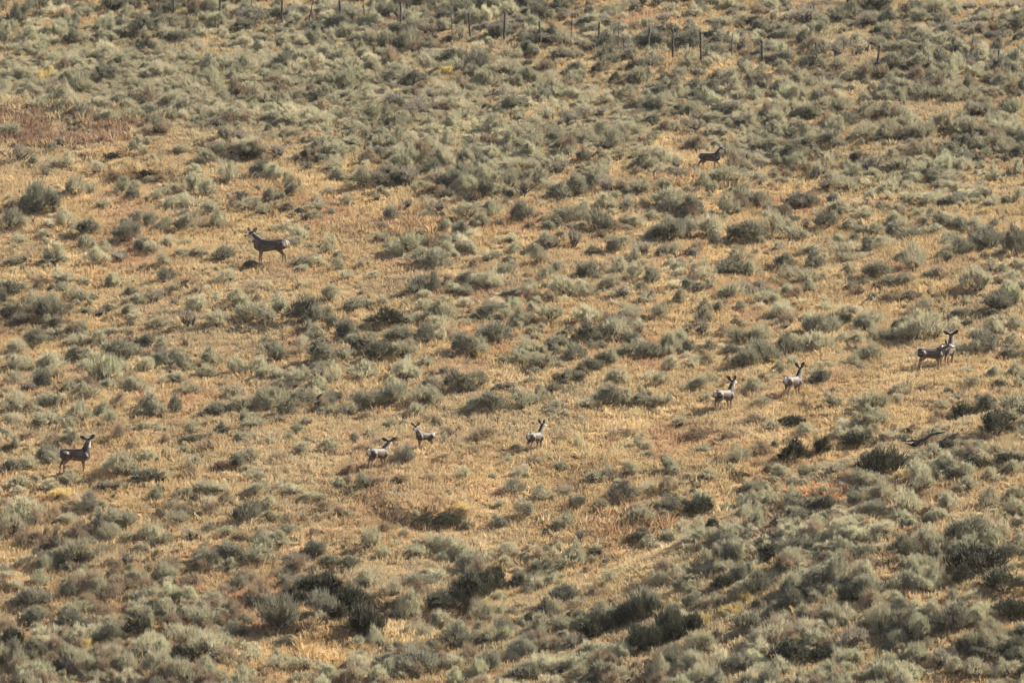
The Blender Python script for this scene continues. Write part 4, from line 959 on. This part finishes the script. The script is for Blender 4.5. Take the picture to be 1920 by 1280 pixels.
    for s, sp in ((1, ear_spread[0]), (-1, ear_spread[1])):
        base = h0 - hd * .015 + hup * .055 + hs * s * .052
        d = hup * math.cos(R(sp)) + hs * s * math.sin(R(sp)) - hd * .18; d /= np.linalg.norm(d)
        wv = np.cross(d, hd); wv /= np.linalg.norm(wv); nv = np.cross(wv, d)
        if np.dot(nv, hd) < 0: nv = -nv
        o = len(ev)
        stations = ((0, .028), (.06, .048), (.125, .070), (.185, .066), (.235, .044), (.275, .008))
        for (l, w) in stations:
            for layer in (0, 1):
                for u in (-1, -.5, 0, .5, 1):
                    depth = -.022 * (1 - u * u) * min(1, w / .04) - (.012 if layer else 0)
                    ev.append(base + d * l + wv * w * u + nv * depth)
                    ec.append(C['ear_out'] if layer or abs(u) > .9 else C['ear_in'])
        for a in range(len(stations) - 1):
            for u in range(4):
                q0 = o + a * 10 + u; q1 = o + (a + 1) * 10 + u
                ef.append((q0, q0 + 1, q1 + 1, q1)); ef.append((q0 + 5, q1 + 5, q1 + 6, q0 + 6))
            for (e0, e1) in ((0, 5), (9, 4)):
                ef.append((o + a * 10 + e0, o + (a + 1) * 10 + e0, o + (a + 1) * 10 + e1, o + a * 10 + e1))
    bm = bmesh.new(); bm.from_mesh(me)
    nb = len(bm.verts)
    nv_ = [bm.verts.new(tuple(v)) for v in ev]
    for f in ef: bm.faces.new([nv_[i] for i in f])
    bmesh.ops.recalc_face_normals(bm, faces=bm.faces[:])
    bm.to_mesh(me); bm.free()
    allc = np.vstack([col, np.array(ec)])
    a = me.color_attributes.new('coat', 'FLOAT_COLOR', 'POINT')
    a.data.foreach_set('color', np.hstack([allc, np.ones((len(allc), 1))]).astype(np.float32).ravel())
    me.materials.clear(); me.materials.append(M['coat'])
    me.polygons.foreach_set('use_smooth', np.ones(len(me.polygons), dtype=bool))
    eyes = [h0 + hd * .085 + hup * .032 + hs * s * .060 for s in (1, -1)]
    return me, eyes

bmE = bmesh.new(); bmesh.ops.create_uvsphere(bmE, u_segments=8, v_segments=6, radius=.015)
eye_me = bpy.data.meshes.new('eye'); bmE.to_mesh(eye_me); bmE.free(); eye_me.materials.append(M['eye'])

DEER = [
    # px, py of the middle between the feet, heading (0 = photo right, 90 = away), scale, pose, label
    (140, 888, 18, .97, dict(neck=(74, 6), head=(2, 62), ears=(64, 48), legs=((.02, 0), (-.03, 0), (-.06, 0), (.07, 0))), 'dark doe standing broadside at the far left, head turned away up the slope'),
    (507, 497, 178, 1.10, dict(neck=(50, 8), head=(-14, 40), ears=(62, 58), neck_len=.38, legs=((.05, 0), (-.02, 0), (-.10, 0), (.05, 0))), 'big dark deer facing left alone on the upper left slope, pale rump'),
    (709, 879, 52, .88, dict(neck=(50, -6), head=(-5, 22), ears=(66, 66), legs=((.05, 0), (-.05, 0), (.0, 0), (-.06, 0))), 'young deer seen from behind with both ears spread wide, below the fawn'),
    (797, 842, 222, .70, dict(neck=(60, -10), head=(-22, 26), ears=(50, 50), legs=((.14, 0), (-.08, 0), (.10, 0), (-.12, 0)), tail=.6), 'small pale fawn walking towards the viewer with big round ears up'),
    (1004, 845, 58, .80, dict(neck=(66, -4), head=(0, -10), ears=(30, 30), legs=((.0, 0), (-.04, 0), (.02, 0), (-.05, 0))), 'young deer seen from behind with upright V-shaped ears in open golden grass'),
    (1358, 770, 50, .90, dict(neck=(70, 0), head=(0, 10), ears=(40, 28), legs=((.03, 0), (-.06, 0), (.02, 0), (-.04, 0))), 'deer with sunlit pale back walking away, lower of the middle-right pair'),
    (1487, 743, 56, .88, dict(neck=(68, -6), head=(0, 24), ears=(36, 22), legs=((.08, 0), (-.04, 0), (.06, 0), (-.05, 0))), 'deer with shaded dark rump walking away, upper of the middle-right pair'),
    (1745, 695, 14, .90, dict(neck=(28, 8), head=(-6, 12), ears=(30, 30), neck_len=.38, legs=((.02, 0), (-.05, 0), (.04, 0), (-.08, 0))), 'grey deer standing broadside, its head in front of its taller companion'),
    (1776, 688, 68, 1.00, dict(neck=(80, 4), head=(10, 20), ears=(62, 52), legs=((.0, 0), (-.03, 0), (.03, 0), (-.03, 0))), 'tall deer with raised head standing behind its broadside companion at far right'),
    (1331, 318, -22, .78, dict(neck=(62, 0), head=(-12, -12), ears=(58, 46), neck_len=.38, legs=((.22, .12), (-.06, 0), (.04, 0), (-.24, .18))), 'small dark deer trotting alone, uppermost on the slope below the fence'),
]
dxx, dyy, dzz = hit([d[0] for d in DEER], [d[1] for d in DEER])
for d, x, y, z in zip(DEER, dxx, dyy, dzz):
    me, eyes = make_deer(d[4])
    me.name = 'deer'
    o = link('deer', me, None, None, (0, 0, R(d[2])), (d[3],) * 3)
    # stand on the ground: lowest ground under the four hooves
    z = min(float(height(x + d[3] * (c * math.cos(R(d[2]))), y + d[3] * c * math.sin(R(d[2])))) for c in (-.42, 0, .36))
    o.location = (x, y, z - .015)
    tag(o, d[5], 'deer', 'deer on the hillside')
    for e in eyes: link('eye', eye_me, o, tuple(e))

# ------------------------------------------------------------------ warm valley air between the camera and the slope
hv, hf = [], []
x0, x1, y0, y1 = gx[0] - 5, gx[-1] + 5, gy[0] - 5, gy[-1] + 5
z0, z1 = float(Z.min()) - 1.0, float(Z.max()) + 4.0
for zz in (z0, z1):
    hv += [(x0, y0, zz), (x1, y0, zz), (x1, y1, zz), (x0, y1, zz)]
hf = [(3, 2, 1, 0), (4, 5, 6, 7), (0, 1, 5, 4), (1, 2, 6, 5), (2, 3, 7, 6), (3, 0, 4, 7)]
hm, nt, out = new_mat('warm_air')
pv = nd(nt, 'ShaderNodeVolumePrincipled')
pv.inputs['Color'].default_value = (.95, .93, .90, 1)
pv.inputs['Density'].default_value = 0.00003
pv.inputs['Anisotropy'].default_value = 0.2
nt.links.new(pv.outputs[0], out.inputs['Volume'])
tag(link('haze', mesh_from('haze', hv, hf, (hm,))), 'thin warm air over the valley', None, None, 'stuff')
